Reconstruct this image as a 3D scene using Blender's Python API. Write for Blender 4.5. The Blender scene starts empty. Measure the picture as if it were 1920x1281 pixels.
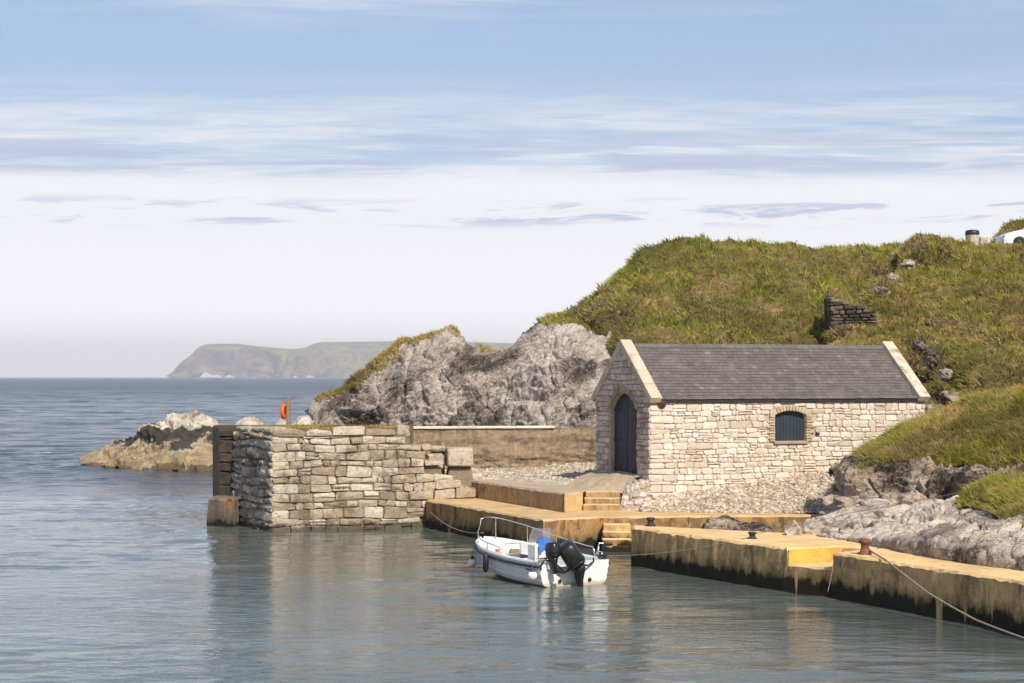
import bpy, math, random
import numpy as np
from mathutils import Vector

# ------------------------------------------------------------------ camera, sky, sun, exposure
scene = bpy.context.scene
COL = scene.collection
F = 3660.0      # focal length in pixels of the 1920 px wide photograph
HZ = 708.0      # image row of the horizon
CH = 5.0        # eye height above the water
R = math.radians

cam_d = bpy.data.cameras.new('camera')
cam_d.sensor_width = 36.0
cam_d.lens = F / 1920.0 * 36.0
cam_d.shift_y = (HZ - 1.2 - 640.5) / 1920.0
cam_d.clip_start = 0.5
cam_d.clip_end = 60000.0
cam = bpy.data.objects.new('camera', cam_d)
cam.location = (0, 0, CH)
cam.rotation_euler = (R(90), 0, 0)
COL.objects.link(cam)
scene.camera = cam

SUN_EL = R(43)
SUN_AZ = R(153)           # clockwise from +Y: behind the camera, to the right
world = bpy.data.worlds.new('World')
scene.world = world
world.use_nodes = True
world.cycles.sampling_method = 'MANUAL'
world.cycles.sample_map_resolution = 512

sun_d = bpy.data.lights.new('sun', 'SUN')
sun_d.energy = 4.9
sun_d.angle = R(0.53)
sun_d.color = (1.0, 0.91, 0.77)
sun = bpy.data.objects.new('sun', sun_d)
sv = Vector((math.sin(SUN_AZ) * math.cos(SUN_EL), math.cos(SUN_AZ) * math.cos(SUN_EL), math.sin(SUN_EL)))
sun.rotation_euler = sv.to_track_quat('Z', 'Y').to_euler()
sun.location = (30, -40, 60)
COL.objects.link(sun)

vs = scene.view_settings
vs.view_transform = 'Standard'
vs.look = 'None'
vs.gamma = 1.0
vs.exposure = 0.12
vs.use_curve_mapping = False
scene.cycles.use_denoising = True
scene.cycles.max_bounces = 6
scene.cycles.volume_bounces = 0
scene.cycles.sample_clamp_indirect = 6.0


# ------------------------------------------------------------------ node helpers
class N:
    def __init__(s, tree):
        s.t = tree
        s.n = tree.nodes
        s.l = tree.links

    def node(s, typ, **kw):
        n = s.n.new(typ)
        for k, v in kw.items():
            setattr(n, k, v)
        return n

    def put(s, sock, v):
        if isinstance(v, bpy.types.NodeSocket):
            s.l.new(v, sock)
        elif v is not None:
            if isinstance(v, (tuple, list)) and len(v) == 3 and sock.type == 'RGBA':
                v = (*v, 1.0)
            sock.default_value = v

    def math(s, op, a, b=None, c=None, clamp=False):
        n = s.node('ShaderNodeMath', operation=op, use_clamp=clamp)
        s.put(n.inputs[0], a)
        s.put(n.inputs[1], b)
        s.put(n.inputs[2], c)
        return n.outputs[0]

    def vmath(s, op, a, b=None):
        n = s.node('ShaderNodeVectorMath', operation=op)
        s.put(n.inputs[0], a)
        s.put(n.inputs[1], b)
        return n.outputs[1] if op in ('DOT_PRODUCT', 'LENGTH') else n.outputs[0]

    def noise(s, vec, scale, detail=4.0, rough=0.55, dist=0.0, col=False):
        n = s.node('ShaderNodeTexNoise')
        s.put(n.inputs['Vector'], vec)
        n.inputs['Scale'].default_value = scale
        n.inputs['Detail'].default_value = detail
        n.inputs['Roughness'].default_value = rough
        n.inputs['Distortion'].default_value = dist
        return n.outputs['Color' if col else 'Fac']

    def voronoi(s, vec, scale, feature='DISTANCE_TO_EDGE'):
        n = s.node('ShaderNodeTexVoronoi', feature=feature)
        s.put(n.inputs['Vector'], vec)
        n.inputs['Scale'].default_value = scale
        return n.outputs[0]

    def ramp(s, fac, stops):
        n = s.node('ShaderNodeValToRGB')
        cr = n.color_ramp
        while len(cr.elements) < len(stops):
            cr.elements.new(0.5)
        for e, (p, c) in zip(cr.elements, stops):
            e.position = p
            e.color = (*c, 1.0) if isinstance(c, (tuple, list)) else (c, c, c, 1.0)
        s.put(n.inputs[0], fac)
        return n.outputs[0]

    def mix(s, fac, a, b, blend='MIX'):
        n = s.node('ShaderNodeMix', data_type='RGBA', blend_type=blend)
        s.put(n.inputs[0], fac)
        s.put(n.inputs[6], a)
        s.put(n.inputs[7], b)
        return n.outputs[2]

    def mapr(s, v, a, b, c=0.0, d=1.0, smooth=True):
        n = s.node('ShaderNodeMapRange', interpolation_type='SMOOTHSTEP' if smooth else 'LINEAR')
        s.put(n.inputs[0], v)
        for i, x in enumerate((a, b, c, d)):
            n.inputs[1 + i].default_value = x
        return n.outputs[0]

    def sep(s, v):
        n = s.node('ShaderNodeSeparateXYZ')
        s.put(n.inputs[0], v)
        return n.outputs

    def comb(s, x, y, z):
        n = s.node('ShaderNodeCombineXYZ')
        for i, v in enumerate((x, y, z)):
            s.put(n.inputs[i], v)
        return n.outputs[0]

    def pos(s):
        return s.node('ShaderNodeNewGeometry').outputs['Position']

    def attr(s, name):
        return s.node('ShaderNodeAttribute', attribute_name=name).outputs['Fac']

    def bump(s, h, strength, dist, normal=None):
        n = s.node('ShaderNodeBump')
        n.inputs['Strength'].default_value = strength
        n.inputs['Distance'].default_value = dist
        s.put(n.inputs['Height'], h)
        s.put(n.inputs['Normal'], normal)
        return n.outputs[0]


MATS = {}


def material(name, fn):
    m = bpy.data.materials.new(name)
    m.use_nodes = True
    t = m.node_tree
    k = N(t)
    b = t.nodes['Principled BSDF']
    fn(k, b)
    MATS[name] = m
    return m


def plain(name, col, rough=0.6, metal=0.0, var=0.12, scale=6.0, spec=0.4, alpha=None):
    def fn(k, b):
        n = k.noise(k.pos(), scale, 5)
        lo = tuple(c * (1 - var) for c in col)
        hi = tuple(min(1, c * (1 + var)) for c in col)
        k.put(b.inputs['Base Color'], k.ramp(n, [(0.3, lo), (0.7, hi)]))
        k.put(b.inputs['Roughness'], k.mapr(k.noise(k.pos(), scale * 3, 3), 0.3, 0.7, max(0.02, rough - 0.1), min(1, rough + 0.1)))
        b.inputs['Metallic'].default_value = metal
        b.inputs['Specular IOR Level'].default_value = spec
    return material(name, fn)


# ------------------------------------------------------------------ sky with thin cloud banks
def build_world():
    t = world.node_tree
    k = N(t)
    bg = t.nodes['Background']
    sky = k.node('ShaderNodeTexSky', sky_type='NISHITA')
    sky.sun_disc = False
    sky.sun_elevation = SUN_EL
    sky.sun_rotation = SUN_AZ
    sky.altitude = 10
    sky.air_density = 1.0
    sky.dust_density = 0.6
    sky.ozone_density = 2.2
    d = k.node('ShaderNodeTexCoord').outputs['Generated']
    x, y, z = k.sep(d)
    el = k.math('MAXIMUM', z, 0.0)
    inv = k.math('DIVIDE', 1.0, k.math('ADD', el, 0.055))
    # a flat cloud deck seen towards the horizon
    p = k.comb(k.math('MULTIPLY', x, inv), k.math('MULTIPLY', y, inv), k.math('MULTIPLY', el, 3.0))
    n_big = k.noise(p, 0.55, 5, 0.55, 0.4)
    n_mid = k.noise(k.vmath('MULTIPLY', p, (1.0, 2.2, 1.0)), 1.1, 7, 0.6, 0.6)
    n_fine = k.noise(k.vmath('MULTIPLY', p, (1.2, 3.5, 1.0)), 2.4, 8, 0.62, 0.8)
    n_str = k.noise(k.vmath('MULTIPLY', p, (0.9, 2.4, 1.0)), 1.25, 7, 0.6, 0.5)
    n_flk = k.noise(k.vmath('MULTIPLY', k.vmath('ADD', p, (4.0, 1.0, 0.0)), (2.0, 2.4, 1.0)), 1.0, 7, 0.62, 0.7)
    S = 10.0       # world strength is 0.1
    c_veil = tuple(S * c for c in (0.90, 0.90, 0.95))
    c_white = tuple(S * c for c in (0.82, 0.83, 0.88))
    c_grey = tuple(S * c for c in (0.47, 0.54, 0.72))
    # veil: bright thin bank up to about six degrees, ragged top
    e1 = k.math('ADD', el, k.math('MULTIPLY', k.math('SUBTRACT', n_big, 0.5), 0.035))
    veil = k.mapr(e1, 0.094, 0.116, 1.0, 0.0)
    # wisps just above it, thinning upwards
    env = k.math('MULTIPLY', k.mapr(el, 0.085, 0.112), k.mapr(el, 0.114, 0.160, 1.0, 0.0))
    w = k.math('MULTIPLY', k.mapr(k.math('ADD', k.math('MULTIPLY', n_mid, 0.8), k.math('MULTIPLY', n_fine, 0.55)), 0.48, 0.86), env, clamp=True)
    # high thin streaks
    env2 = k.math('MULTIPLY', k.mapr(el, 0.165, 0.20), k.mapr(el, 0.5, 0.9, 1.0, 0.3))
    hi = k.math('MULTIPLY', k.mapr(k.math('ADD', n_mid, k.math('MULTIPLY', n_big, 0.5)), 0.68, 0.98), env2, clamp=True)
    col = sky.outputs[0]
    col = k.mix(k.math('MULTIPLY', k.mapr(el, 0.10, 0.40, 0.55, 0.15), 1.0), col, tuple(S * c for c in (0.40, 0.54, 0.80)))
    col = k.mix(k.math('MULTIPLY', hi, 0.75), col, c_white)
    col = k.mix(w, col, c_white)
    low_veil = k.mix(k.mapr(el, 0.0, 0.085, 1.0, 0.0), c_veil, tuple(S * c for c in (1.26, 1.24, 1.25)))
    col = k.mix(veil, col, low_veil)
    # grey-lilac undersides: a broad band above the veil, small flecks inside it
    env3 = k.math('MULTIPLY', k.mapr(el, 0.098, 0.106), k.mapr(el, 0.112, 0.130, 1.0, 0.0))
    g1 = k.math('MULTIPLY', k.mapr(k.math('ADD', n_str, k.math('MULTIPLY', n_big, 0.45)), 0.66, 0.80), env3, clamp=True)
    env4 = k.math('MULTIPLY', k.mapr(el, 0.074, 0.081), k.mapr(el, 0.084, 0.093, 1.0, 0.0))
    g2 = k.math('MULTIPLY', k.mapr(n_flk, 0.50, 0.60), env4, clamp=True)
    col = k.mix(k.math('MULTIPLY', g1, 0.9), col, c_grey)
    col = k.mix(k.math('MULTIPLY', g2, 0.85), col, c_grey)
    k.put(bg.inputs['Color'], col)
    bg.inputs['Strength'].default_value = 0.1


build_world()


# ------------------------------------------------------------------ mesh helpers
def mk(name, verts, faces, mat=None, parent=None, smooth=False, tint=None, mats=None, fmat=None):
    me = bpy.data.meshes.new(name)
    if isinstance(faces, np.ndarray):
        nv, nf, kf = len(verts), len(faces), faces.shape[1]
        me.vertices.add(nv)
        me.vertices.foreach_set('co', np.asarray(verts, np.float32).ravel())
        me.loops.add(nf * kf)
        me.loops.foreach_set('vertex_index', faces.astype(np.int32).ravel())
        me.polygons.add(nf)
        me.polygons.foreach_set('loop_start', np.arange(0, nf * kf, kf, dtype=np.int32))
        me.update(calc_edges=True)
    else:
        me.from_pydata([tuple(map(float, v)) for v in verts], [], faces)
    if mats:
        for m in mats:
            me.materials.append(MATS[m] if isinstance(m, str) else m)
        if fmat is not None:
            me.polygons.foreach_set('material_index', np.asarray(fmat, np.int32))
    elif mat:
        me.materials.append(MATS[mat] if isinstance(mat, str) else mat)
    if tint is not None:
        a = me.attributes.new('tint', 'FLOAT', 'POINT')
        if np.isscalar(tint):
            tint = np.full(len(me.vertices), tint, np.float32)
        a.data.foreach_set('value', np.asarray(tint, np.float32))
    if smooth:
        me.polygons.foreach_set('use_smooth', np.ones(len(me.polygons), bool))
    me.update()
    o = bpy.data.objects.new(name, me)
    COL.objects.link(o)
    if parent is not None:
        o.parent = parent
    return o


def tag(o, label=None, cat=None, group=None, kind=None):
    if label:
        o['label'] = label
    if cat:
        o['category'] = cat
    if group:
        o['group'] = group
    if kind:
        o['kind'] = kind
    return o


def empty(name, loc=(0, 0, 0), rz=0.0):
    o = bpy.data.objects.new(name, None)
    o.location = loc
    o.rotation_euler = (0, 0, rz)
    o.empty_display_size = 0.2
    COL.objects.link(o)
    return o


class MB:
    """collects primitives into one mesh"""
    def __init__(s):
        s.v, s.f, s.t = [], [], []

    def add(s, v, f, tint=0.5):
        o = len(s.v)
        s.v += [tuple(map(float, p)) for p in v]
        s.f += [tuple(i + o for i in q) for q in f]
        s.t += [tint] * len(v)

    def box(s, lo, hi, ch=0.0):
        x0, y0, z0 = lo
        x1, y1, z1 = hi
        if ch <= 0:
            v = [(x0, y0, z0), (x1, y0, z0), (x1, y1, z0), (x0, y1, z0), (x0, y0, z1), (x1, y0, z1), (x1, y1, z1), (x0, y1, z1)]
            s.add(v, [(3, 2, 1, 0), (4, 5, 6, 7), (0, 1, 5, 4), (1, 2, 6, 5), (2, 3, 7, 6), (3, 0, 4, 7)])
            return
        rings = []
        v = []
        for z, i in ((z0, ch), (z0 + ch, 0), (z1 - ch, 0), (z1, ch)):
            c = ch
            a0, a1, b0, b1 = x0 + i, x1 - i, y0 + i, y1 - i
            ring = [(a0 + c, b0), (a1 - c, b0), (a1, b0 + c), (a1, b1 - c), (a1 - c, b1), (a0 + c, b1), (a0, b1 - c), (a0, b0 + c)]
            rings.append(range(len(v), len(v) + 8))
            v += [(p, q, z) for p, q in ring]
        f = [tuple(reversed(rings[0])), tuple(rings[3])]
        for a, b in zip(rings, rings[1:]):
            f += [(a[i], a[(i + 1) % 8], b[(i + 1) % 8], b[i]) for i in range(8)]
        s.add(v, f)

    def tube(s, pts, r, n=7, caps=True):
        pts = [Vector(p) for p in pts]
        rr = r if isinstance(r, (list, tuple)) else [r] * len(pts)
        v, f = [], []
        up = Vector((0, 0, 1))
        for i, p in enumerate(pts):
            d = (pts[min(i + 1, len(pts) - 1)] - pts[max(i - 1, 0)]).normalized()
            a = d.cross(up)
            if a.length < 0.05:
                a = d.cross(Vector((1, 0, 0)))
            a.normalize()
            b = a.cross(d)
            for j in range(n):
                w = 2 * math.pi * j / n
                v.append(p + (a * math.cos(w) + b * math.sin(w)) * rr[i])
        for i in range(len(pts) - 1):
            for j in range(n):
                k = (j + 1) % n
                f.append((i * n + j, i * n + k, i * n + n + k, i * n + n + j))
        if caps:
            f.append(tuple(reversed(range(n))))
            f.append(tuple(range(len(v) - n, len(v))))
        s.add(v, f)

    def lathe(s, prof, c=(0, 0, 0), n=16):
        v, f = [], []
        for r, z in prof:
            for j in range(n):
                w = 2 * math.pi * j / n
                v.append((c[0] + r * math.cos(w), c[1] + r * math.sin(w), c[2] + z))
        for i in range(len(prof) - 1):
            for j in range(n):
                k = (j + 1) % n
                f.append((i * n + j, i * n + k, i * n + n + k, i * n + n + j))
        f.append(tuple(reversed(range(n))))
        f.append(tuple(range(len(v) - n, len(v))))
        s.add(v, f)

    def build(s, name, mat, parent=None, smooth=False):
        return mk(name, s.v, s.f, mat, parent, smooth, tint=s.t)


def W(u, v, Y):
    return ((u - 960) * Y / F, Y, CH - (v - HZ) * Y / F)


def WZ(u, v, z):
    Y = (CH - z) * F / (v - HZ)
    return ((u - 960) * Y / F, Y, z)


# ------------------------------------------------------------------ numpy noise
def _h(ix, iy, iz, seed):
    h = (ix.astype(np.uint32) * np.uint32(374761393) + iy.astype(np.uint32) * np.uint32(668265263)
         + iz.astype(np.uint32) * np.uint32(2147483647) + np.uint32(seed * 974711 + 12345))
    h = (h ^ (h >> np.uint32(13))) * np.uint32(1274126177)
    h = (h ^ (h >> np.uint32(16))) * np.uint32(2246822519)
    return (h ^ (h >> np.uint32(15)))


def pnoise(p, seed=0):
    """gradient noise, about -1..1"""
    with np.errstate(over='ignore'):
        i = np.floor(p).astype(np.int64)
        f = p - i
        u = f * f * f * (f * (f * 6 - 15) + 10)
        out = np.zeros(len(p))
        for dx in (0, 1):
            for dy in (0, 1):
                for dz in (0, 1):
                    h = _h(i[:, 0] + dx, i[:, 1] + dy, i[:, 2] + dz, seed)
                    a = (h & 1023) / 1023.0 * 2 * np.pi
                    c = ((h >> np.uint32(10)) & 1023) / 1023.0 * 2 - 1
                    sq = np.sqrt(1 - c * c)
                    g = sq * np.cos(a) * (f[:, 0] - dx) + sq * np.sin(a) * (f[:, 1] - dy) + c * (f[:, 2] - dz)
                    w = (u[:, 0] if dx else 1 - u[:, 0]) * (u[:, 1] if dy else 1 - u[:, 1]) * (u[:, 2] if dz else 1 - u[:, 2])
                    out += g * w
        return out * 1.5


def fbm(p, o=5, gain=0.5, seed=0):
    s, a = 0, 1.0
    q = p.copy()
    for i in range(o):
        s = s + a * pnoise(q, seed + i)
        q = q * 2.03 + 7.7
        a *= gain
    return s


def ridged(p, o=4, seed=0):
    s, a = 0, 1.0
    q = p.copy()
    for i in range(o):
        s = s + a * (1 - np.abs(pnoise(q, seed + i)) * 2)
        q = q * 2.1 + 3.3
        a *= 0.5
    return s


def worley(p, seed=0):
    """F1, F2 of jittered cells"""
    with np.errstate(over='ignore'):
        i = np.floor(p).astype(np.int64)
        f1 = np.full(len(p), 9.0)
        f2 = np.full(len(p), 9.0)
        for dx in (-1, 0, 1):
            for dy in (-1, 0, 1):
                for dz in (-1, 0, 1):
                    c = i + (dx, dy, dz)
                    h = _h(c[:, 0], c[:, 1], c[:, 2], seed)
                    jx = (h & 1023) / 1023.0
                    jy = ((h >> np.uint32(10)) & 1023) / 1023.0
                    jz = ((h >> np.uint32(20)) & 1023) / 1023.0
                    d = np.sqrt((c[:, 0] + jx - p[:, 0]) ** 2 + (c[:, 1] + jy - p[:, 1]) ** 2 + (c[:, 2] + jz - p[:, 2]) ** 2)
                    f2 = np.where(d < f1, f1, np.minimum(f2, d))
                    f1 = np.minimum(f1, d)
        return f1, f2


# ------------------------------------------------------------------ lofted terrain patches
def resample(row, n):
    a = np.array(row, float)
    d = np.r_[0, np.cumsum(np.linalg.norm(np.diff(a, axis=0), axis=1))]
    t = np.linspace(0, d[-1], n)
    lin = np.stack([np.interp(t, d, a[:, i]) for i in range(3)], 1)
    ker = np.array([1, 2, 3, 2, 1]) / 9.0
    m = max(1, n // 160)
    for _ in range(m):
        pad = np.vstack([lin[:1], lin[:1], lin, lin[-1:], lin[-1:]])
        sm = sum(ker[j] * pad[j:j + n] for j in range(5))
        sm[0], sm[-1] = lin[0], lin[-1]
        lin = sm
    return lin


def patch(name, rows, nS, nT, mat, disp=None, smooth=True, uvY=True, parent=None, tint=None, fade=0.0, fadeT=None):
    if uvY:
        rows = [[W(*p) for p in r] for r in rows]
    rs = [resample(r, nS) for r in rows]
    K = len(rs)
    L = [np.mean(np.linalg.norm(rs[i + 1] - rs[i], axis=1)) for i in range(K - 1)]
    d = np.r_[0, np.cumsum(L)]
    out = []
    for t in np.linspace(0, d[-1], nT):
        i = min(K - 2, int(np.searchsorted(d, t, side='right') - 1))
        f = (t - d[i]) / max(1e-9, d[i + 1] - d[i])
        p0, p1, p2, p3 = rs[max(i - 1, 0)], rs[i], rs[i + 1], rs[min(i + 2, K - 1)]
        m1 = (p2 - p0) * 0.5 if i > 0 else (p2 - p1)
        m2 = (p3 - p1) * 0.5 if i + 2 < K else (p2 - p1)
        m1, m2 = m1 * 0.7, m2 * 0.7
        f2, f3 = f * f, f * f * f
        out.append((2 * f3 - 3 * f2 + 1) * p1 + (f3 - 2 * f2 + f) * m1 + (-2 * f3 + 3 * f2) * p2 + (f3 - f2) * m2)
    G = np.array(out)                       # nT x nS x 3

    def normals(G):
        a = np.gradient(G, axis=1)
        b = np.gradient(G, axis=0)
        n = np.cross(a, b)
        n /= np.linalg.norm(n, axis=2, keepdims=True) + 1e-9
        c = G.reshape(-1, 3).mean(0)
        if np.mean(n @ (np.array([0, -10., CH + 8]) - c)) < 0:
            n = -n
        return n
    Nn = normals(G)
    if disp is not None:
        h = disp(G.reshape(-1, 3)).reshape(nT, nS, 1)
        if fade:
            e_ = np.minimum(np.linspace(0, 1, nS), 1 - np.linspace(0, 1, nS)) / fade
            h = h * np.clip(e_, 0, 1)[None, :, None]
        if fadeT is not None:
            h = h * np.interp(np.linspace(0, 1, nT), *fadeT)[:, None, None]
        G = G + Nn * h
        Nn = normals(G)
    idx = np.arange(nT * nS).reshape(nT, nS)
    q = np.stack([idx[:-1, :-1], idx[:-1, 1:], idx[1:, 1:], idx[1:, :-1]], -1).reshape(-1, 4)
    fa = G.reshape(-1, 3)
    fn = np.cross(fa[q[:, 1]] - fa[q[:, 0]], fa[q[:, 2]] - fa[q[:, 0]])
    if np.sum(fn * Nn.reshape(-1, 3)[q[:, 0]]) < 0:
        q = q[:, ::-1].copy()
    o = mk(name, fa, q, mat, parent, smooth, tint=tint)
    return o, G, Nn


def drop(row, z=-0.6, dy=0.0):
    """the same row let down below the water"""
    return [(x, y + dy, z) for x, y, _ in [W(*p) if p[1] > 200 else p for p in row]]


def back_row(row, dy, dz):
    """a row farther back and lower, for the far side of a crest"""
    return [(x, y + dy, z + dz) for x, y, z in [W(*p) for p in row]]


def rock_disp(amp, seed, sdir=(0.25, 0.2, 0.95), sfreq=0.8, sc=1.0, blocks=1.0, rough=1.0, swell=0.70, step=0.16, bedding=0.60):
    """folded beds: broad swells, ledges along the bedding, a few open joints, weathered grain"""
    sd = np.array(sdir) / np.linalg.norm(sdir)

    def fn(P):
        P = P * sc
        big = fbm(P * 0.28, 3, 0.5, seed)
        mid_ = fbm(P * 0.9, 3, 0.5, seed + 12)
        warp = fbm(P * 0.22, 3, 0.5, seed + 9) * 0.7
        hh = (P @ sd) * sfreq + warp
        fr = hh - np.floor(hh)
        led = np.minimum(fr / 0.82, (1 - fr) / 0.18)
        h2 = (P @ sd) * sfreq * 3.7 + warp * 2.6 + mid_ * 0.8
        f2_ = h2 - np.floor(h2)
        led2 = np.minimum(f2_ / 0.8, (1 - f2_) / 0.2)
        Q = P + np.stack([pnoise(P * 0.7, seed + 31), pnoise(P * 0.7, seed + 32), pnoise(P * 0.7, seed + 33)], 1) * 0.6
        f1, f2 = worley(Q * 0.62, seed + 3)
        crack = np.exp(-(f2 - f1) * 16.0)
        h3 = (P @ sd) * sfreq * 10.5 + warp * 6.0 + mid_ * 1.6
        f3_ = h3 - np.floor(h3)
        led3 = np.minimum(f3_ / 0.75, (1 - f3_) / 0.25)
        # blocky steps across the bedding
        cr = np.cross(sd, (0.0, 1.0, 0.0))
        cr = cr / np.linalg.norm(cr)
        h4 = (P @ cr) * sfreq * 1.7 + fbm(P * 0.6, 3, 0.5, seed + 50) * 1.3
        f4_ = h4 - np.floor(h4)
        led4 = np.minimum(f4_ / 0.85, (1 - f4_) / 0.15)
        rug = np.clip(0.75 + 1.0 * fbm(P * 0.25 + 5, 2, 0.5, seed + 40), 0.4, 1.4)
        g1, g2 = worley(Q * np.array([1.6, 1.6, 1.6]) + (P @ sd)[:, None] * sd * 2.4, seed + 4)
        chip = np.exp(-(g2 - g1) * 14.0)
        fine = fbm(P * 5.0, 3, 0.6, seed + 20)
        return amp * (0.12 + swell * big + 0.14 * mid_ + bedding * (led - 0.5)
                      + rough * rug * (0.34 * (led2 - 0.5) + 0.08 * (led3 - 0.5) + step * (led4 - 0.5) - 0.14 * chip + 0.09 * fine)
                      - blocks * 0.40 * crack)
    return fn


# ------------------------------------------------------------------ surface materials
def rock_mat(name, pale, mid, dark, tan, bias=0.0, tide=False, dark_patch=0.5, moss=0.35, bed=(-0.42, 0.1, 0.9), hair=0.45, bumpd=0.26):
    def fn(k, b):
        P = k.pos()
        along = (bed[2], 0.0, -bed[0])
        wob = k.vmath('MULTIPLY', k.vmath('SUBTRACT', k.noise(P, 0.45, 4, 0.55, 0, True), (0.5, 0.5, 0.5)), (2.4, 2.4, 2.4))
        Pw = k.vmath('ADD', P, wob)
        B = k.comb(k.vmath('DOT_PRODUCT', Pw, along), k.sep(Pw)[1], k.math('MULTIPLY', k.vmath('DOT_PRODUCT', Pw, bed), 3.2))
        n1 = k.noise(P, 0.40, 5, 0.6, 0.4)
        n2 = k.noise(B, 0.9, 7, 0.65)
        n4 = k.noise(P, 3.5, 6, 0.65)
        n3 = k.noise(P, 15.0, 6, 0.72)
        tone = k.math('ADD', k.mapr(n1, 0.25, 0.75, -0.02, 0.47, False), k.math('MULTIPLY', n2, 0.40))
        tone = k.math('ADD', tone, k.math('MULTIPLY', n4, 0.15))
        tone = k.math('ADD', k.math('ADD', tone, k.math('MULTIPLY', k.math('SUBTRACT', n3, 0.5), 0.42)), bias)
        c = k.ramp(tone, [(0.36, dark), (0.45, mid), (0.545, pale), (0.72, tuple(min(1, x * 1.12) for x in pale))])
        c = k.mix(k.mapr(k.noise(Pw, 0.8, 5, 0.6), 0.52, 0.68, 0, 0.55), c, tan)
        c = k.mix(k.mapr(k.noise(k.vmath('ADD', P, (7, 3, 1)), 0.33, 6, 0.68), 0.54, 0.68, 0, dark_patch), c, dark)
        fl = k.noise(k.vmath('MULTIPLY', B, (1.0, 1.0, 2.2)), 1.6, 6, 0.7)
        c = k.mix(k.mapr(fl, 0.50, 0.40, 0, hair), c, k.mix(0.7, c, dark))
        bedl = k.noise(k.vmath('MULTIPLY', B, (0.5, 0.5, 1.3)), 0.8, 4, 0.6)
        c = k.mix(k.mapr(k.math('ABSOLUTE', k.math('SUBTRACT', bedl, 0.5)), 0.0, 0.012, 0.7, 0.0), c, tuple(x * 0.7 for x in dark))
        c = k.mix(k.mapr(k.noise(k.vmath('ADD', P, (3, 9, 2)), 1.6, 6, 0.7), 0.62, 0.70, 0, moss), c, (0.13, 0.10, 0.035))
        if tide:
            z = k.sep(P)[2]
            zz = k.math('ADD', z, k.math('MULTIPLY', k.math('SUBTRACT', k.noise(P, 0.45, 4), 0.5), tide[2]))
            zz = k.math('ADD', zz, k.math('MULTIPLY', k.math('SUBTRACT', n4, 0.5), 0.7))
            black = k.math('MULTIPLY', k.mapr(zz, tide[0] - 0.08, tide[0] + 0.08), k.mapr(zz, tide[1] - 0.08, tide[1] + 0.08, 1, 0))
            low = k.mapr(zz, tide[0] - 0.15, tide[0] + 0.05, 1, 0)
            barn = k.ramp(k.math('ADD', k.math('MULTIPLY', n2, 0.6), k.math('MULTIPLY', n3, 0.4)), [(0.35, (0.13, 0.095, 0.05)), (0.5, (0.36, 0.27, 0.16)), (0.66, (0.58, 0.46, 0.31))])
            c = k.mix(low, c, barn)
            c = k.mix(k.math('MULTIPLY', black, 0.93), c, (0.028, 0.025, 0.023))
            wet = k.mapr(zz, 0.12, 0.35, 0.75, 0.0)
            c = k.mix(wet, c, (0.09, 0.06, 0.025))
        k.put(b.inputs['Base Color'], c)
        b.inputs['Roughness'].default_value = 0.9
        b.inputs['Specular IOR Level'].default_value = 0.2
        h = k.math('ADD', k.math('MULTIPLY', n2, 0.5), k.math('MULTIPLY', n3, 0.20))
        h = k.math('ADD', h, k.math('MULTIPLY', k.math('ADD', n4, fl), 0.35))
        k.put(b.inputs['Normal'], k.bump(h, 1.0, bumpd))
    return material(name, fn)


rock_mat('limestone', (0.58, 0.50, 0.435), (0.34, 0.285, 0.24), (0.07, 0.057, 0.048), (0.40, 0.31, 0.23), bias=0.0, dark_patch=0.7, hair=0.6, bumpd=0.32)
rock_mat('limestone_pale', (0.74, 0.635, 0.54), (0.53, 0.44, 0.36), (0.12, 0.098, 0.085), (0.54, 0.42, 0.31), bias=0.045, dark_patch=0.7, bed=(-0.3, 0.4, 0.86), hair=0.45, bumpd=0.28, moss=0.6)
rock_mat('limestone_brown', (0.58, 0.47, 0.37), (0.34, 0.265, 0.20), (0.045, 0.036, 0.03), (0.42, 0.28, 0.16), bias=-0.045, dark_patch=0.9, bed=(0.1, 0.2, 0.95))
rock_mat('shore_rock', (0.72, 0.63, 0.53), (0.45, 0.38, 0.31), (0.10, 0.085, 0.07), (0.52, 0.41, 0.28), bias=0.06, tide=(1.2, 2.0, 2.6), dark_patch=0.55)


def _soil(k, b):
    P = k.pos()
    n = k.noise(P, 0.6, 6, 0.6)
    n2 = k.noise(P, 5.0, 6, 0.65)
    t = k.math('ADD', k.math('MULTIPLY', n, 0.6), k.math('MULTIPLY', n2, 0.4))
    c = k.ramp(t, [(0.33, (0.045, 0.034, 0.018)), (0.44, (0.10, 0.078, 0.028)), (0.54, (0.19, 0.135, 0.055)), (0.64, (0.33, 0.22, 0.11))])
    k.put(b.inputs['Base Color'], c)
    b.inputs['Roughness'].default_value = 1.0
    b.inputs['Specular IOR Level'].default_value = 0.1
    k.put(b.inputs['Normal'], k.bump(n2, 0.8, 0.25))


material('turf', _soil)


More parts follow.
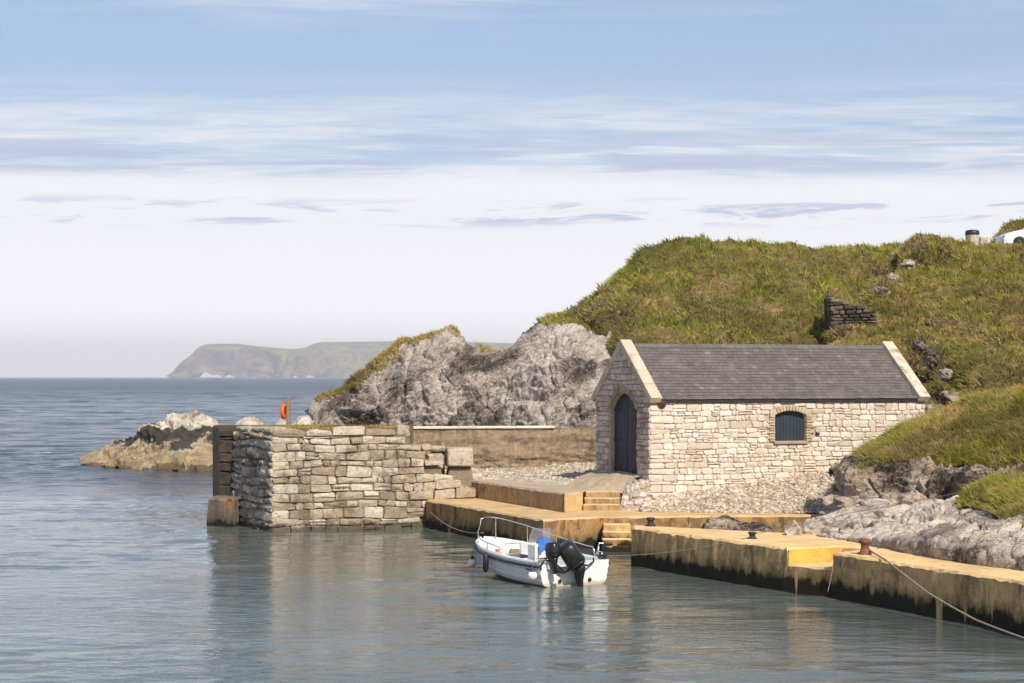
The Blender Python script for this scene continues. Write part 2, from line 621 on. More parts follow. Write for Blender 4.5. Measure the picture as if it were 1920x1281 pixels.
def grass_mat(name, stops, patch_scale=0.35):
    def fn(k, b):
        P = k.pos()
        n = k.mapr(k.noise(k.vmath('MULTIPLY', P, (1.0, 1.0, 0.7)), patch_scale, 6, 0.66, 0.6), 0.28, 0.72, 0.12, 0.88, False)
        n2 = k.noise(P, patch_scale * 5, 4, 0.6)
        t = k.math('ADD', k.math('MULTIPLY', n, 0.52), k.math('MULTIPLY', n2, 0.26))
        t = k.math('ADD', t, k.math('MULTIPLY', k.attr('tint'), 0.22))
        c = k.ramp(t, stops)
        # darker stands of coarser plants in broad patches
        c = k.mix(k.mapr(k.noise(k.vmath('ADD', P, (11, 4, 2)), 0.16, 5, 0.62, 0.8), 0.46, 0.60, 0, 0.8), c, k.mix(0.7, c, (0.050, 0.055, 0.012)))
        c = k.mix(k.mapr(k.noise(k.vmath('MULTIPLY', k.vmath('ADD', P, (2, 7, 5)), (1.0, 1.0, 0.5)), 0.7, 5, 0.65, 1.0), 0.56, 0.68, 0, 0.6), c, (0.46, 0.31, 0.15))
        k.put(b.inputs['Base Color'], c)
        b.inputs['Roughness'].default_value = 0.7
        b.inputs['Specular IOR Level'].default_value = 0.25
        tr = k.node('ShaderNodeBsdfTranslucent')
        k.put(tr.inputs[0], c)
        mx = k.node('ShaderNodeMixShader')
        mx.inputs[0].default_value = 0.25
        k.l.new(b.outputs[0], mx.inputs[1])
        k.l.new(tr.outputs[0], mx.inputs[2])
        k.l.new(mx.outputs[0], k.n['Material Output'].inputs[0])
    return material(name, fn)


grass_mat('grass', [(0.28, (0.080, 0.095, 0.011)), (0.40, (0.180, 0.220, 0.016)), (0.53, (0.285, 0.305, 0.028)), (0.62, (0.40, 0.310, 0.085)), (0.74, (0.52, 0.345, 0.17))])
grass_mat('grass_dry', [(0.28, (0.085, 0.080, 0.014)), (0.40, (0.185, 0.185, 0.024)), (0.50, (0.285, 0.250, 0.042)), (0.60, (0.41, 0.285, 0.10)), (0.74, (0.53, 0.35, 0.18))])
grass_mat('grass_tall', [(0.28, (0.085, 0.095, 0.014)), (0.42, (0.175, 0.185, 0.022)), (0.54, (0.28, 0.26, 0.04)), (0.64, (0.42, 0.31, 0.11)), (0.76, (0.54, 0.38, 0.20))], 0.5)
grass_mat('heather', [(0.30, (0.035, 0.028, 0.02)), (0.45, (0.085, 0.06, 0.045)), (0.58, (0.17, 0.115, 0.085)), (0.72, (0.30, 0.20, 0.15))], 0.6)


def _water(k, b):
    P = k.pos()
    x, y, z = k.sep(P)
    # open sea outside the harbour mouth: behind the pier line
    edge = k.math('ADD', y, k.math('MULTIPLY', k.noise(P, 0.06, 3), 18.0))
    sea = k.mapr(edge, 72.0, 112.0)
    far = k.mapr(y, 150.0, 900.0)
    # wind patches: some smoother, some rippled
    gust = k.noise(k.vmath('MULTIPLY', P, (0.6, 1.4, 1.0)), 0.07, 4, 0.55, 0.6)
    gust2 = k.noise(k.vmath('MULTIPLY', P, (0.4, 1.0, 1.0)), 0.006, 4, 0.6, 0.4)
    rip = k.noise(k.vmath('MULTIPLY', P, (0.75, 1.5, 1.0)), 2.3, 4, 0.6, 0.5)
    chop = k.noise(k.vmath('MULTIPLY', P, (0.55, 1.2, 1.0)), 0.8, 4, 0.55, 0.4)
    swell = k.noise(k.vmath('MULTIPLY', P, (0.6, 1.0, 1.0)), 0.16, 5, 0.55, 0.3)
    big = k.noise(k.vmath('MULTIPLY', P, (0.5, 1.0, 1.0)), 0.03, 5, 0.6, 0.3)
    h1 = k.math('MULTIPLY', rip, k.mapr(gust, 0.35, 0.65, 0.010, 0.045))
    h = k.math('ADD', h1, k.math('MULTIPLY', chop, k.mapr(sea, 0, 1, 0.010, 0.26)))
    h = k.math('ADD', h, k.math('MULTIPLY', swell, k.math('MULTIPLY', k.mapr(y, 150, 700), 1.2)))
    h = k.math('ADD', h, k.math('MULTIPLY', big, k.math('MULTIPLY', k.mapr(y, 300, 800), 3.5)))
    k.put(b.inputs['Normal'], k.bump(h, 1.0, 1.0))
    har = k.mix(k.mapr(k.noise(P, 0.10, 3), 0.35, 0.65), (0.078, 0.098, 0.090), (0.115, 0.135, 0.122))
    streak = k.noise(k.vmath('MULTIPLY', P, (0.30, 0.12, 1.0)), 0.35, 9, 0.72, 0.3)
    sc_ = k.mix(k.mapr(gust2, 0.4, 0.62), (0.028, 0.040, 0.070), (0.060, 0.078, 0.112))
    sc_ = k.mix(k.mapr(streak, 0.42, 0.56, 0.85, 0.0), sc_, (0.010, 0.016, 0.034))  # dark streaks paint in the shading of wave faces out at sea
    c = k.mix(sea, har, sc_)
    k.put(b.inputs['Specular IOR Level'], k.math('SUBTRACT', 0.5, k.math('MULTIPLY', sea, k.mapr(streak, 0.40, 0.58, 0.38, 0.0))))
    # sparse whitecaps out at sea
    wc = k.noise(k.vmath('MULTIPLY', P, (0.35, 0.9, 1.0)), 0.22, 6, 0.68, 0.2)
    wm = k.math('MULTIPLY', k.mapr(wc, 0.705, 0.74), sea)
    c = k.mix(k.math('MULTIPLY', wm, 0.8), c, (0.7, 0.72, 0.75))
    k.put(b.inputs['Base Color'], c)
    r = k.mapr(sea, 0, 1, 0.03, 0.14)
    r = k.math('ADD', r, k.math('MULTIPLY', far, 0.15))
    k.put(b.inputs['Roughness'], r)
    b.inputs['IOR'].default_value = 1.333


material('sea_water', _water)


def stone_mat(name, stops, lichen=(0.42, 0.33, 0.18), lam=0.35, dark=(0.06, 0.05, 0.042), dam=0.5, low=None, sc=1.0):
    def fn(k, b):
        P = k.pos()
        t = k.attr('tint')
        n = k.noise(P, 3.2 * sc, 6, 0.65)
        n2 = k.noise(P, 16.0 * sc, 6, 0.7)
        f = k.math('ADD', k.math('MULTIPLY', t, 0.55), k.math('MULTIPLY', n, 0.45))
        c = k.ramp(f, stops)
        c = k.mix(k.mapr(n2, 0.35, 0.65, 0.55, 0.0), c, k.mix(0.6, c, dark))
        c = k.mix(k.mapr(k.noise(k.vmath('ADD', P, (5, 1, 8)), 1.3, 5, 0.65), 0.52, 0.68, 0, lam), c, lichen)
        c = k.mix(k.mapr(k.noise(k.vmath('ADD', P, (1, 4, 2)), 1.0 * sc, 7, 0.75), 0.50, 0.64, 0, dam), c, dark)
        c = k.mix(k.mapr(k.noise(k.vmath('ADD', P, (2, 2, 7)), 9.0 * sc, 5, 0.7), 0.56, 0.66, 0, dam), c, dark)
        if low:
            z = k.sep(P)[2]
            zz = k.math('ADD', z, k.math('MULTIPLY', k.math('SUBTRACT', n, 0.5), 0.5))
            c = k.mix(k.mapr(zz, low - 0.12, low + 0.1, 0.85, 0), c, (0.05, 0.042, 0.022))
        k.put(b.inputs['Base Color'], c)
        b.inputs['Roughness'].default_value = 0.92
        b.inputs['Specular IOR Level'].default_value = 0.2
        h = k.math('ADD', k.math('MULTIPLY', n, 0.5), k.math('MULTIPLY', n2, 0.5))
        k.put(b.inputs['Normal'], k.bump(h, 0.8, 0.06))
    return material(name, fn)


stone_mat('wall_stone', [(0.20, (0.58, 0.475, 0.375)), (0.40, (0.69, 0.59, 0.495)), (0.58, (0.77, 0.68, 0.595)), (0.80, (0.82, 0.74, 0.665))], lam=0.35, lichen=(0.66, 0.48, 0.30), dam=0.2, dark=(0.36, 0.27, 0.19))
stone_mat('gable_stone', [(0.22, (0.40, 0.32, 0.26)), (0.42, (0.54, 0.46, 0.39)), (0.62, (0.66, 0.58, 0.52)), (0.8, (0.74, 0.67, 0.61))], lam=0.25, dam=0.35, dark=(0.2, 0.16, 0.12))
stone_mat('pier_stone', [(0.20, (0.32, 0.25, 0.18)), (0.36, (0.45, 0.36, 0.27)), (0.55, (0.56, 0.465, 0.365)), (0.78, (0.67, 0.585, 0.485))], lam=0.55, lichen=(0.42, 0.30, 0.15), dam=0.7, dark=(0.13, 0.098, 0.068), low=0.2)
stone_mat('pier_stone_dark', [(0.20, (0.30, 0.24, 0.185)), (0.45, (0.46, 0.38, 0.30)), (0.62, (0.58, 0.49, 0.40)), (0.82, (0.70, 0.62, 0.53))], lam=0.2, dam=0.8, dark=(0.05, 0.042, 0.035), low=0.2)
stone_mat('coping_stone', [(0.25, (0.55, 0.44, 0.32)), (0.5, (0.70, 0.59, 0.45)), (0.8, (0.80, 0.71, 0.60))], lam=0.6, lichen=(0.42, 0.34, 0.22), dam=0.75, dark=(0.2, 0.16, 0.12), sc=1.6)
stone_mat('sand_stone', [(0.2, (0.46, 0.33, 0.19)), (0.45, (0.56, 0.43, 0.28)), (0.7, (0.62, 0.51, 0.37))], lam=0.2, dam=0.25, dark=(0.22, 0.15, 0.09))
stone_mat('arch_stone', [(0.2, (0.30, 0.235, 0.17)), (0.5, (0.38, 0.31, 0.24)), (0.8, (0.46, 0.38, 0.30))], lam=0.2, dam=0.3, dark=(0.14, 0.11, 0.08))
stone_mat('pebble', [(0.2, (0.36, 0.27, 0.19)), (0.4, (0.52, 0.42, 0.32)), (0.6, (0.66, 0.56, 0.45)), (0.8, (0.78, 0.69, 0.58))], lam=0.35, dam=0.35)
stone_mat('mortar', [(0.3, (0.46, 0.365, 0.28)), (0.7, (0.66, 0.555, 0.45))], lam=0.1, dam=0.3, dark=(0.16, 0.12, 0.08))
stone_mat('pier_core', [(0.3, (0.22, 0.17, 0.12)), (0.7, (0.38, 0.30, 0.22))], lam=0.2, dam=0.4)
stone_mat('slate', [(0.2, (0.105, 0.090, 0.088)), (0.45, (0.15, 0.130, 0.125)), (0.65, (0.20, 0.175, 0.165)), (0.85, (0.31, 0.27, 0.245))], lichen=(0.26, 0.225, 0.19), lam=0.4, dam=0.25, dark=(0.08, 0.07, 0.07), sc=1.5)
stone_mat('blackened', [(0.3, (0.07, 0.056, 0.045)), (0.55, (0.15, 0.12, 0.095)), (0.8, (0.32, 0.26, 0.20))], lam=0.3, lichen=(0.16, 0.12, 0.08), dam=0.5, dark=(0.02, 0.018, 0.016), low=0.3)


def concrete_mat(name, base, top=False, tide=None, streak=0.8, boards=False):
    def fn(k, b):
        P = k.pos()
        n = k.noise(P, 0.9, 6, 0.62)
        n2 = k.noise(P, 7.0, 6, 0.7)
        n3 = k.noise(P, 30.0, 4, 0.7)
        lo = tuple(x * 0.62 for x in base)
        hi = tuple(min(1, x * 1.2) for x in base)
        f = k.math('ADD', k.math('MULTIPLY', n, 0.6), k.math('MULTIPLY', n2, 0.4))
        c = k.ramp(f, [(0.32, lo), (0.5, base), (0.68, hi)])
        c = k.mix(k.mapr(n3, 0.4, 0.6, 0.25, 0), c, lo)
        if top:
            c = k.mix(k.mapr(k.noise(P, 2.0, 6, 0.7), 0.52, 0.68, 0, 0.35), c, (0.78, 0.60, 0.36))
            c = k.mix(k.mapr(k.noise(P, 3.1, 6, 0.72, 0.6), 0.60, 0.70, 0, 0.5), c, (0.30, 0.21, 0.11))
        else:
            Pd = k.vmath('ADD', P, k.vmath('MULTIPLY', k.vmath('SUBTRACT', k.noise(P, 2.2, 4, 0.6, 0, True), (0.5, 0.5, 0.5)), (0.22, 0.22, 0.6)))
            s = k.noise(k.vmath('MULTIPLY', Pd, (3.0, 3.0, 0.45)), 1.1, 6, 0.68)
            s2 = k.noise(k.vmath('MULTIPLY', k.vmath('ADD', Pd, (3, 5, 0)), (8.0, 8.0, 0.9)), 1.0, 6, 0.7)
            patchy = k.mapr(k.noise(P, 0.8, 4, 0.6), 0.40, 0.60)
            c = k.mix(k.math('MULTIPLY', k.mapr(s, 0.50, 0.62), k.math('MULTIPLY', patchy, streak)), c, (0.035, 0.03, 0.022))
            c = k.mix(k.math('MULTIPLY', k.mapr(s2, 0.54, 0.66), streak * 0.5), c, (0.06, 0.048, 0.03))
            c = k.mix(k.mapr(s2, 0.42, 0.34, 0, 0.4), c, (0.60, 0.46, 0.27))
            c = k.mix(k.mapr(n2, 0.56, 0.68, 0, 0.55), c, tuple(x * 0.35 for x in base))
            c = k.mix(k.mapr(k.noise(k.vmath('ADD', P, (9, 9, 1)), 1.2, 4), 0.54, 0.64, 0, 0.0 if boards else 0.5), c, (0.50, 0.235, 0.07))
            c = k.mix(k.math('MULTIPLY', k.mapr(k.noise(k.vmath('ADD', P, (4, 2, 6)), 1.7, 7, 0.75), 0.50, 0.60), streak * 0.8), c, (0.075, 0.06, 0.045))
        z = k.sep(P)[2]
        if boards:
            lay = k.noise(k.vmath('MULTIPLY', Pd, (0.6, 0.6, 3.6)), 1.0, 7, 0.75)
            c = k.mix(k.mapr(lay, 0.50, 0.66, 0, 0.75), c, (0.10, 0.075, 0.05))
            c = k.mix(k.mapr(k.noise(P, 2.4, 6, 0.75), 0.55, 0.66, 0, 0.6), c, (0.11, 0.085, 0.06))
        if tide:
            s = k.noise(k.vmath('MULTIPLY', P, (3.0, 3.0, 0.2)), 1.0, 4, 0.6)
            zz = k.math('ADD', z, k.math('MULTIPLY', k.math('SUBTRACT', k.noise(P, 3.2, 6, 0.7), 0.5), 0.5))
            zz = k.math('ADD', zz, k.math('MULTIPLY', k.math('SUBTRACT', s, 0.5), 0.5))
            drip = k.mapr(k.noise(k.vmath('MULTIPLY', k.vmath('ADD', P, (1, 2, 0)), (1.6, 1.6, 0.06)), 1.0, 2), 0.38, 0.33, 0.0, 0.55)
            zz = k.math('ADD', zz, drip)
            c = k.mix(k.mapr(zz, tide, tide + 0.30, 0.6, 0), c, (0.10, 0.085, 0.03))
            c = k.mix(k.mapr(zz, tide - 0.06, tide + 0.08, 0.96, 0), c, (0.016, 0.014, 0.009))
        k.put(b.inputs['Base Color'], c)
        b.inputs['Roughness'].default_value = 0.9
        b.inputs['Specular IOR Level'].default_value = 0.25
        h = k.math('ADD', k.math('MULTIPLY', n2, 0.6), k.math('MULTIPLY', n3, 0.3))
        k.put(b.inputs['Normal'], k.bump(h, 0.7, 0.05))
    return material(name, fn)


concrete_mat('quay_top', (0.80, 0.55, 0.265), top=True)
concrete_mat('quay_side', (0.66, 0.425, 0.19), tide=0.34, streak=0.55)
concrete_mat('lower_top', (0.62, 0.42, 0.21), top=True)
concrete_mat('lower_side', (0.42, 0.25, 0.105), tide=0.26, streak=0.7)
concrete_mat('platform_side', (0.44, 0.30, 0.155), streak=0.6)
concrete_mat('sunlit_side', (0.82, 0.47, 0.10), streak=0.12)  # quay concrete with strong sunlight put into its colour
concrete_mat('apron', (0.48, 0.37, 0.265), top=True)
concrete_mat('weathered', (0.31, 0.23, 0.155), streak=0.5, boards=True)
concrete_mat('cap_concrete', (0.72, 0.63, 0.50), top=True)
concrete_mat('foot_concrete', (0.20, 0.16, 0.12), streak=0.4, tide=0.15)


def _gravel(k, b):
    P = k.pos()
    v = k.voronoi(P, 7.0, 'F1')
    n = k.noise(P, 1.0, 5)
    n2 = k.noise(P, 9.0, 5, 0.7)
    f = k.math('ADD', k.math('MULTIPLY', n, 0.5), k.math('MULTIPLY', n2, 0.5))
    c = k.ramp(f, [(0.34, (0.26, 0.20, 0.14)), (0.5, (0.50, 0.42, 0.33)), (0.62, (0.68, 0.61, 0.53))])
    c = k.mix(k.mapr(k.noise(P, 0.9, 5, 0.65), 0.54, 0.66, 0, 0.7), c, (0.20, 0.19, 0.06))
    k.put(b.inputs['Base Color'], c)
    b.inputs['Roughness'].default_value = 0.95
    k.put(b.inputs['Normal'], k.bump(k.math('ADD', v, n2), 0.8, 0.06))


material('gravel', _gravel)

plain('door_navy', (0.020, 0.022, 0.040), 0.55, var=0.25, scale=3)
plain('shutter_teal', (0.026, 0.038, 0.052), 0.55, var=0.2, scale=3)
plain('iron', (0.03, 0.026, 0.026), 0.7, var=0.3)
plain('rust', (0.17, 0.075, 0.045), 0.85, var=0.6, scale=18)
plain('dark_rust', (0.07, 0.035, 0.025), 0.9, var=0.5, scale=18)
plain('rope', (0.30, 0.23, 0.16), 0.95, var=0.3, scale=30)
plain('rope_dark', (0.16, 0.13, 0.10), 0.95, var=0.3, scale=30)
def _gel(k, b):
    P = k.pos()
    z = k.sep(P)[2]
    n = k.noise(P, 3.0, 6, 0.65)
    c = k.ramp(n, [(0.3, (0.72, 0.70, 0.66)), (0.6, (0.79, 0.78, 0.755))])
    zz = k.math('ADD', z, k.math('MULTIPLY', k.math('SUBTRACT', k.noise(k.vmath('MULTIPLY', P, (1, 1, 0.3)), 9.0, 5, 0.7), 0.5), 0.16))
    c = k.mix(k.mapr(zz, 0.03, 0.13, 0.75, 0.0), c, (0.36, 0.31, 0.17))
    c = k.mix(k.mapr(k.noise(k.vmath('MULTIPLY', P, (6, 6, 0.8)), 1.0, 5, 0.7), 0.56, 0.70, 0, 0.35), c, (0.48, 0.43, 0.35))
    k.put(b.inputs['Base Color'], c)
    k.put(b.inputs['Roughness'], k.mapr(n, 0.3, 0.7, 0.25, 0.45))


material('gelcoat', _gel)
plain('gelcoat_inner', (0.76, 0.745, 0.72), 0.5, var=0.07, scale=3.0)
plain('hull_line', (0.52, 0.51, 0.50), 0.4)
plain('rub_navy', (0.020, 0.022, 0.035), 0.5)
plain('steel', (0.72, 0.70, 0.68), 0.25, 0.9, var=0.05)
plain('engine_black', (0.014, 0.014, 0.017), 0.33, var=0.2, scale=4, spec=0.5)
plain('engine_grey', (0.075, 0.075, 0.085), 0.32, var=0.15, scale=4, spec=0.5)
plain('silver_paint', (0.55, 0.55, 0.56), 0.4)
plain('cushion_blue', (0.10, 0.12, 0.19), 0.8)
plain('cloth_blue', (0.05, 0.15, 0.45), 0.85, var=0.2, scale=9)
plain('buoy_white', (0.78, 0.75, 0.72), 0.5, var=0.08)
plain('buoy_blue', (0.02, 0.035, 0.12), 0.5)
plain('fender_navy', (0.012, 0.014, 0.032), 0.45)
plain('ring_orange', (0.85, 0.13, 0.02), 0.5, var=0.15)
plain('weathered_wood', (0.24, 0.18, 0.125), 0.9, var=0.3, scale=12)
plain('car_white', (0.82, 0.82, 0.83), 0.2, var=0.02, spec=0.6)
plain('car_glass', (0.05, 0.065, 0.065), 0.08, var=0.1, spec=0.7)
plain('tyre', (0.02, 0.02, 0.02), 0.8)
plain('bin_concrete', (0.48, 0.41, 0.36), 0.9, var=0.25, scale=9)
plain('bin_lid', (0.018, 0.018, 0.024), 0.5)
plain('teal_net', (0.03, 0.16, 0.18), 0.8, var=0.3)
plain('orange_item', (0.75, 0.25, 0.10), 0.6)
plain('thrift_pink', (0.62, 0.30, 0.42), 0.8, var=0.3)


def _screen(k, b):
    k.put(b.inputs['Base Color'], k.ramp(k.noise(k.pos(), 4), [(0.3, (0.85, 0.82, 0.86)), (0.7, (0.95, 0.93, 0.95))]))
    b.inputs['Roughness'].default_value = 0.05
    b.inputs['Transmission Weight'].default_value = 0.85
    b.inputs['IOR'].default_value = 1.15


material('windscreen_plastic', _screen)


# ------------------------------------------------------------------ water, far headland, haze
FAR = 15000.0
def wave_h(X, Y):
    """height of the water: ripples in the harbour, chop and swell outside the pier"""
    P = np.stack([X, Y, np.zeros_like(X)], 1)
    sea = np.clip((Y + 9 * pnoise(P * 0.06, 3) - 72) / 40.0, 0, 1)
    gust = np.clip(0.55 + 0.9 * fbm(P * np.array([0.05, 0.11, 1]), 3, 0.5, 7), 0.15, 1.3)
    r1 = fbm(P * np.array([0.75, 1.5, 1]) + 3, 3, 0.55, 21)
    r2 = fbm(P * np.array([0.30, 0.62, 1]) + 9, 3, 0.5, 25)
    h = gust * (0.036 * r1 + 0.046 * r2) * (1 - 0.5 * sea)
    s1 = fbm(P * np.array([0.16, 0.30, 1]) + 5, 4, 0.55, 31)
    s2 = fbm(P * np.array([0.035, 0.075, 1]) + 1, 3, 0.5, 35)
    h = h + sea * (0.15 * s1 + 0.34 * s2 * np.clip((Y - 110) / 150.0, 0, 1))
    edge = np.clip((760.0 - Y) / 200.0, 0, 1) * np.clip((Y - 22) / 3.0, 0, 1)
    return h * edge


def water_tier(xs, ys, wavy, hole=None):
    gx, gy = np.meshgrid(xs, ys)
    z = wave_h(gx.ravel(), gy.ravel()) if wavy else np.zeros(gx.size)
    v = np.stack([gx.ravel(), gy.ravel(), z], 1)
    i = np.arange(gx.size).reshape(gx.shape)
    q = np.stack([i[:-1, :-1], i[:-1, 1:], i[1:, 1:], i[1:, :-1]], -1).reshape(-1, 4)
    return v, q


def grow(a, b, d0, d1):
    out = [a]
    while out[-1] < b:
        t = (out[-1] - a) / (b - a)
        out.append(out[-1] + d0 + (d1 - d0) * t)
    out[-1] = b
    return np.array(out)


WV, WQ, wo = [], [], 0
for xs_, ys_, wv_ in ((np.linspace(-44, 32, 440), grow(25, 130, 0.13, 0.36), True),
                      (np.linspace(-240, 150, 300), grow(130, 760, 0.8, 4.0), True),
                      (np.r_[-6000, -240.0], np.r_[-60, 25, 130, 760.0], False), (np.r_[150, 6000.0], np.r_[-60, 25, 130, 760.0], False),
                      (np.r_[-240, -44.0], np.r_[25, 130.0], False), (np.r_[32, 150.0], np.r_[25, 130.0], False),
                      (np.r_[-240, 150.0], np.r_[-60, 25.0], False),
                      (np.r_[-6000, -2500, -900, -240, 150, 900, 2500, 6000.0], np.r_[760, 1200, 2000, 4000, 8000, FAR], False)):
    v_, q_ = water_tier(xs_, ys_, wv_)
    WV.append(v_)
    WQ.append(q_ + wo)
    wo += len(v_)
tag(mk('water', np.vstack(WV), np.vstack(WQ), 'sea_water', None, True), kind='structure')


def _headland(k, b):
    P = k.pos()
    z = k.sep(P)[2]
    n = k.noise(P, 0.004, 6, 0.6)
    n2 = k.noise(k.vmath('MULTIPLY', P, (1, 1, 2.5)), 0.012, 6, 0.65)
    nz = k.sep(k.node('ShaderNodeNewGeometry').outputs['Normal'])[2]
    g = k.ramp(n2, [(0.38, (0.06, 0.065, 0.03)), (0.5, (0.15, 0.155, 0.06)), (0.62, (0.25, 0.25, 0.09))])
    r = k.ramp(n2, [(0.38, (0.02, 0.02, 0.026)), (0.50, (0.08, 0.072, 0.075)), (0.60, (0.17, 0.14, 0.13)), (0.74, (0.36, 0.29, 0.24))])
    f = k.math('ADD', nz, k.math('MULTIPLY', k.math('SUBTRACT', n, 0.5), 0.9))
    k.put(b.inputs['Base Color'], k.mix(k.mapr(f, 0.55, 0.75), r, g))
    b.inputs['Roughness'].default_value = 1.0
    b.inputs['Specular IOR Level'].default_value = 0.1


material('headland', _headland)


def head_disp(amp, seed):
    def fn(P):
        q = P / 260.0
        gul = ridged(np.stack([q[:, 0] * 1.9, q[:, 1] * 0.9, q[:, 2] * 0.35], 1), 4, seed) - 1.0
        return amp * (fbm(q, 4, 0.5, seed + 3) * 0.8 - 0.9 * gul)
    return fn


H1 = 10500.0
crest = [(312, 706, H1), (326, 700, H1), (332, 690, H1), (340, 680, H1), (350, 674, H1), (362, 664, H1), (372, 652, H1), (380, 647, H1),
         (410, 646, H1), (450, 646, H1), (475, 650, H1), (510, 653, H1), (545, 656, H1), (562, 655, H1 + 300), (575, 652, H1 + 500), (590, 645, H1 + 700),
         (600, 643, H1 + 800), (680, 642, H1 + 900), (745, 641, H1 + 900), (765, 639, H1 + 900), (830, 641, H1 + 900), (930, 644, H1 + 900), (1100, 648, H1 + 900), (1300, 655, H1 + 900), (1500, 668, H1 + 900)]
midr = [(u + (6 if u < 340 else 0), v + (706 - v) * (0.42 if u < 560 else 0.40), Y - (130 if u < 545 else 520)) for u, v, Y in crest]
foot = [(u + (4 if u < 340 else 0), 708.6, Y - (220 if u < 545 else 1000)) for u, v, Y in crest]
o, _, _ = patch('headland', [[(x, y + 900, z - 25) for x, y, z in [W(*p) for p in crest]], [W(*p) for p in crest], [W(*p) for p in midr],
                             [(x, y, max(z, -4.0)) for x, y, z in [W(*p) for p in foot]]], 420, 90, 'headland', head_disp(48, 4), uvY=False, fadeT=([0, 0.52, 0.60, 0.72, 1], [0, 0, 0.12, 1, 1]))
tag(o, kind='structure')

hz = MB()
hz.box((-6500, -300, -1.5), (6500, FAR + 300, 240.0))
hmat = bpy.data.materials.new('haze')
hmat.use_nodes = True
hn = hmat.node_tree
for n_ in list(hn.nodes):
    if n_.type != 'OUTPUT_MATERIAL':
        hn.nodes.remove(n_)
pv = hn.nodes.new('ShaderNodeVolumePrincipled')
pv.inputs['Color'].default_value = (0.93, 0.92, 1.0, 1)
pv.inputs['Density'].default_value = 1.05e-4
hn.links.new(pv.outputs[0], hn.nodes['Material Output'].inputs['Volume'])
MATS['haze'] = hmat
tag(hz.build('haze', 'haze'), kind='stuff')


# ------------------------------------------------------------------ grass scattering
def scatter(parts, name, mat, wind=(-0.25, 0.0, -0.05)):
    """parts: list of dict(G, Nn, n, L, w, seed, mask). One mesh of bent blades."""
    V, T, Fc = [], [], []
    off = 0
    for d in parts:
        G, Nn = d['G'], d['Nn']
        rs = np.random.RandomState(d.get('seed', 1))
        nT, nS = G.shape[:2]
        a = np.linalg.norm(np.cross(G[:-1, 1:] - G[:-1, :-1], G[1:, :-1] - G[:-1, :-1]), axis=2).ravel()
        n = d['n']
        c = rs.choice(len(a), n, p=a / a.sum())
        i, j = c // (nS - 1), c % (nS - 1)
        fu, fv = rs.rand(n, 1), rs.rand(n, 1)
        P = (G[i, j] * (1 - fu) * (1 - fv) + G[i, j + 1] * fu * (1 - fv) + G[i + 1, j] * (1 - fu) * fv + G[i + 1, j + 1] * fu * fv)
        Nr = Nn[i, j]
        keep = np.ones(n, bool)
        if d.get('mask') is not None:
            keep = d['mask'](P, Nr, rs)
        P, Nr = P[keep], Nr[keep]
        n = len(P)
        cl = fbm(P * d.get('cf', 0.9), 3, 0.5, 40 + d.get('seed', 1))
        L = d['L'] * np.clip(0.75 + 0.7 * cl + 0.35 * rs.randn(n), 0.25, 2.0)[:, None]
        w = d['w'] * (0.6 + 0.8 * rs.rand(n, 1))
        flow = np.stack([fbm(P * 0.5, 2, 0.5, 60), np.zeros(n), np.zeros(n)], 1) * 0.7
        down = np.stack([Nr[:, 0], Nr[:, 1], np.zeros(n)], 1)
        lean = np.array(wind) + flow + down * d.get('down', 0.5) + rs.randn(n, 3) * 0.25
        up = np.array([0, 0, 1.0]) * 0.8 + Nr * 0.4
        d1 = up + lean * 0.5
        d1 /= np.linalg.norm(d1, axis=1, keepdims=True)
        d2 = up * 0.55 + lean * 1.2
        d2 /= np.linalg.norm(d2, axis=1, keepdims=True)
        side = np.cross(d1, np.array([0.15, -1.0, 0.25])) + rs.randn(n, 3) * 0.25
        side /= np.linalg.norm(side, axis=1, keepdims=True) + 1e-9
        b = P - Nr * 0.04
        m = b + d1 * L * 0.55
        t = m + d2 * L * 0.5
        vv = np.stack([b - side * w, b + side * w, m + side * w * 0.75, m - side * w * 0.75, t], 1)
        tint = np.clip(0.5 + d.get('bias', 0.0) + 0.28 * fbm(P * 1.7, 3, 0.6, 77) + 0.22 * rs.randn(n), 0, 1.2)
        T.append(np.repeat(tint, 5))
        V.append(vv.reshape(-1, 3))
        base = off + np.arange(n)[:, None] * 5
        Fc.append(np.concatenate([base + [0, 1, 2], base + [0, 2, 3], base + [3, 2, 4]], 0))
        off += n * 5
    o = mk(name, np.vstack(V), np.vstack(Fc), mat, tint=np.concatenate(T))
    return tag(o, kind='stuff')


def tussock(amp, seed, extra=None):
    def fn(P):
        h = amp * (-0.55 + fbm(P * 0.2, 3, 0.5, seed) * 0.6 + (ridged(np.stack([P[:, 0] + 0.6 * P[:, 2], P[:, 1] * 0.35, P[:, 2] * 0.35], 1) * 0.24, 2, seed + 17) - 1.0) * -1.05 + np.abs(fbm(P * np.array([0.7, 0.7, 0.4]), 3, 0.5, seed + 3)) * 0.9 + 0.28 * fbm(P * 2.2, 3, 0.5, seed + 6))
        return h
    return fn


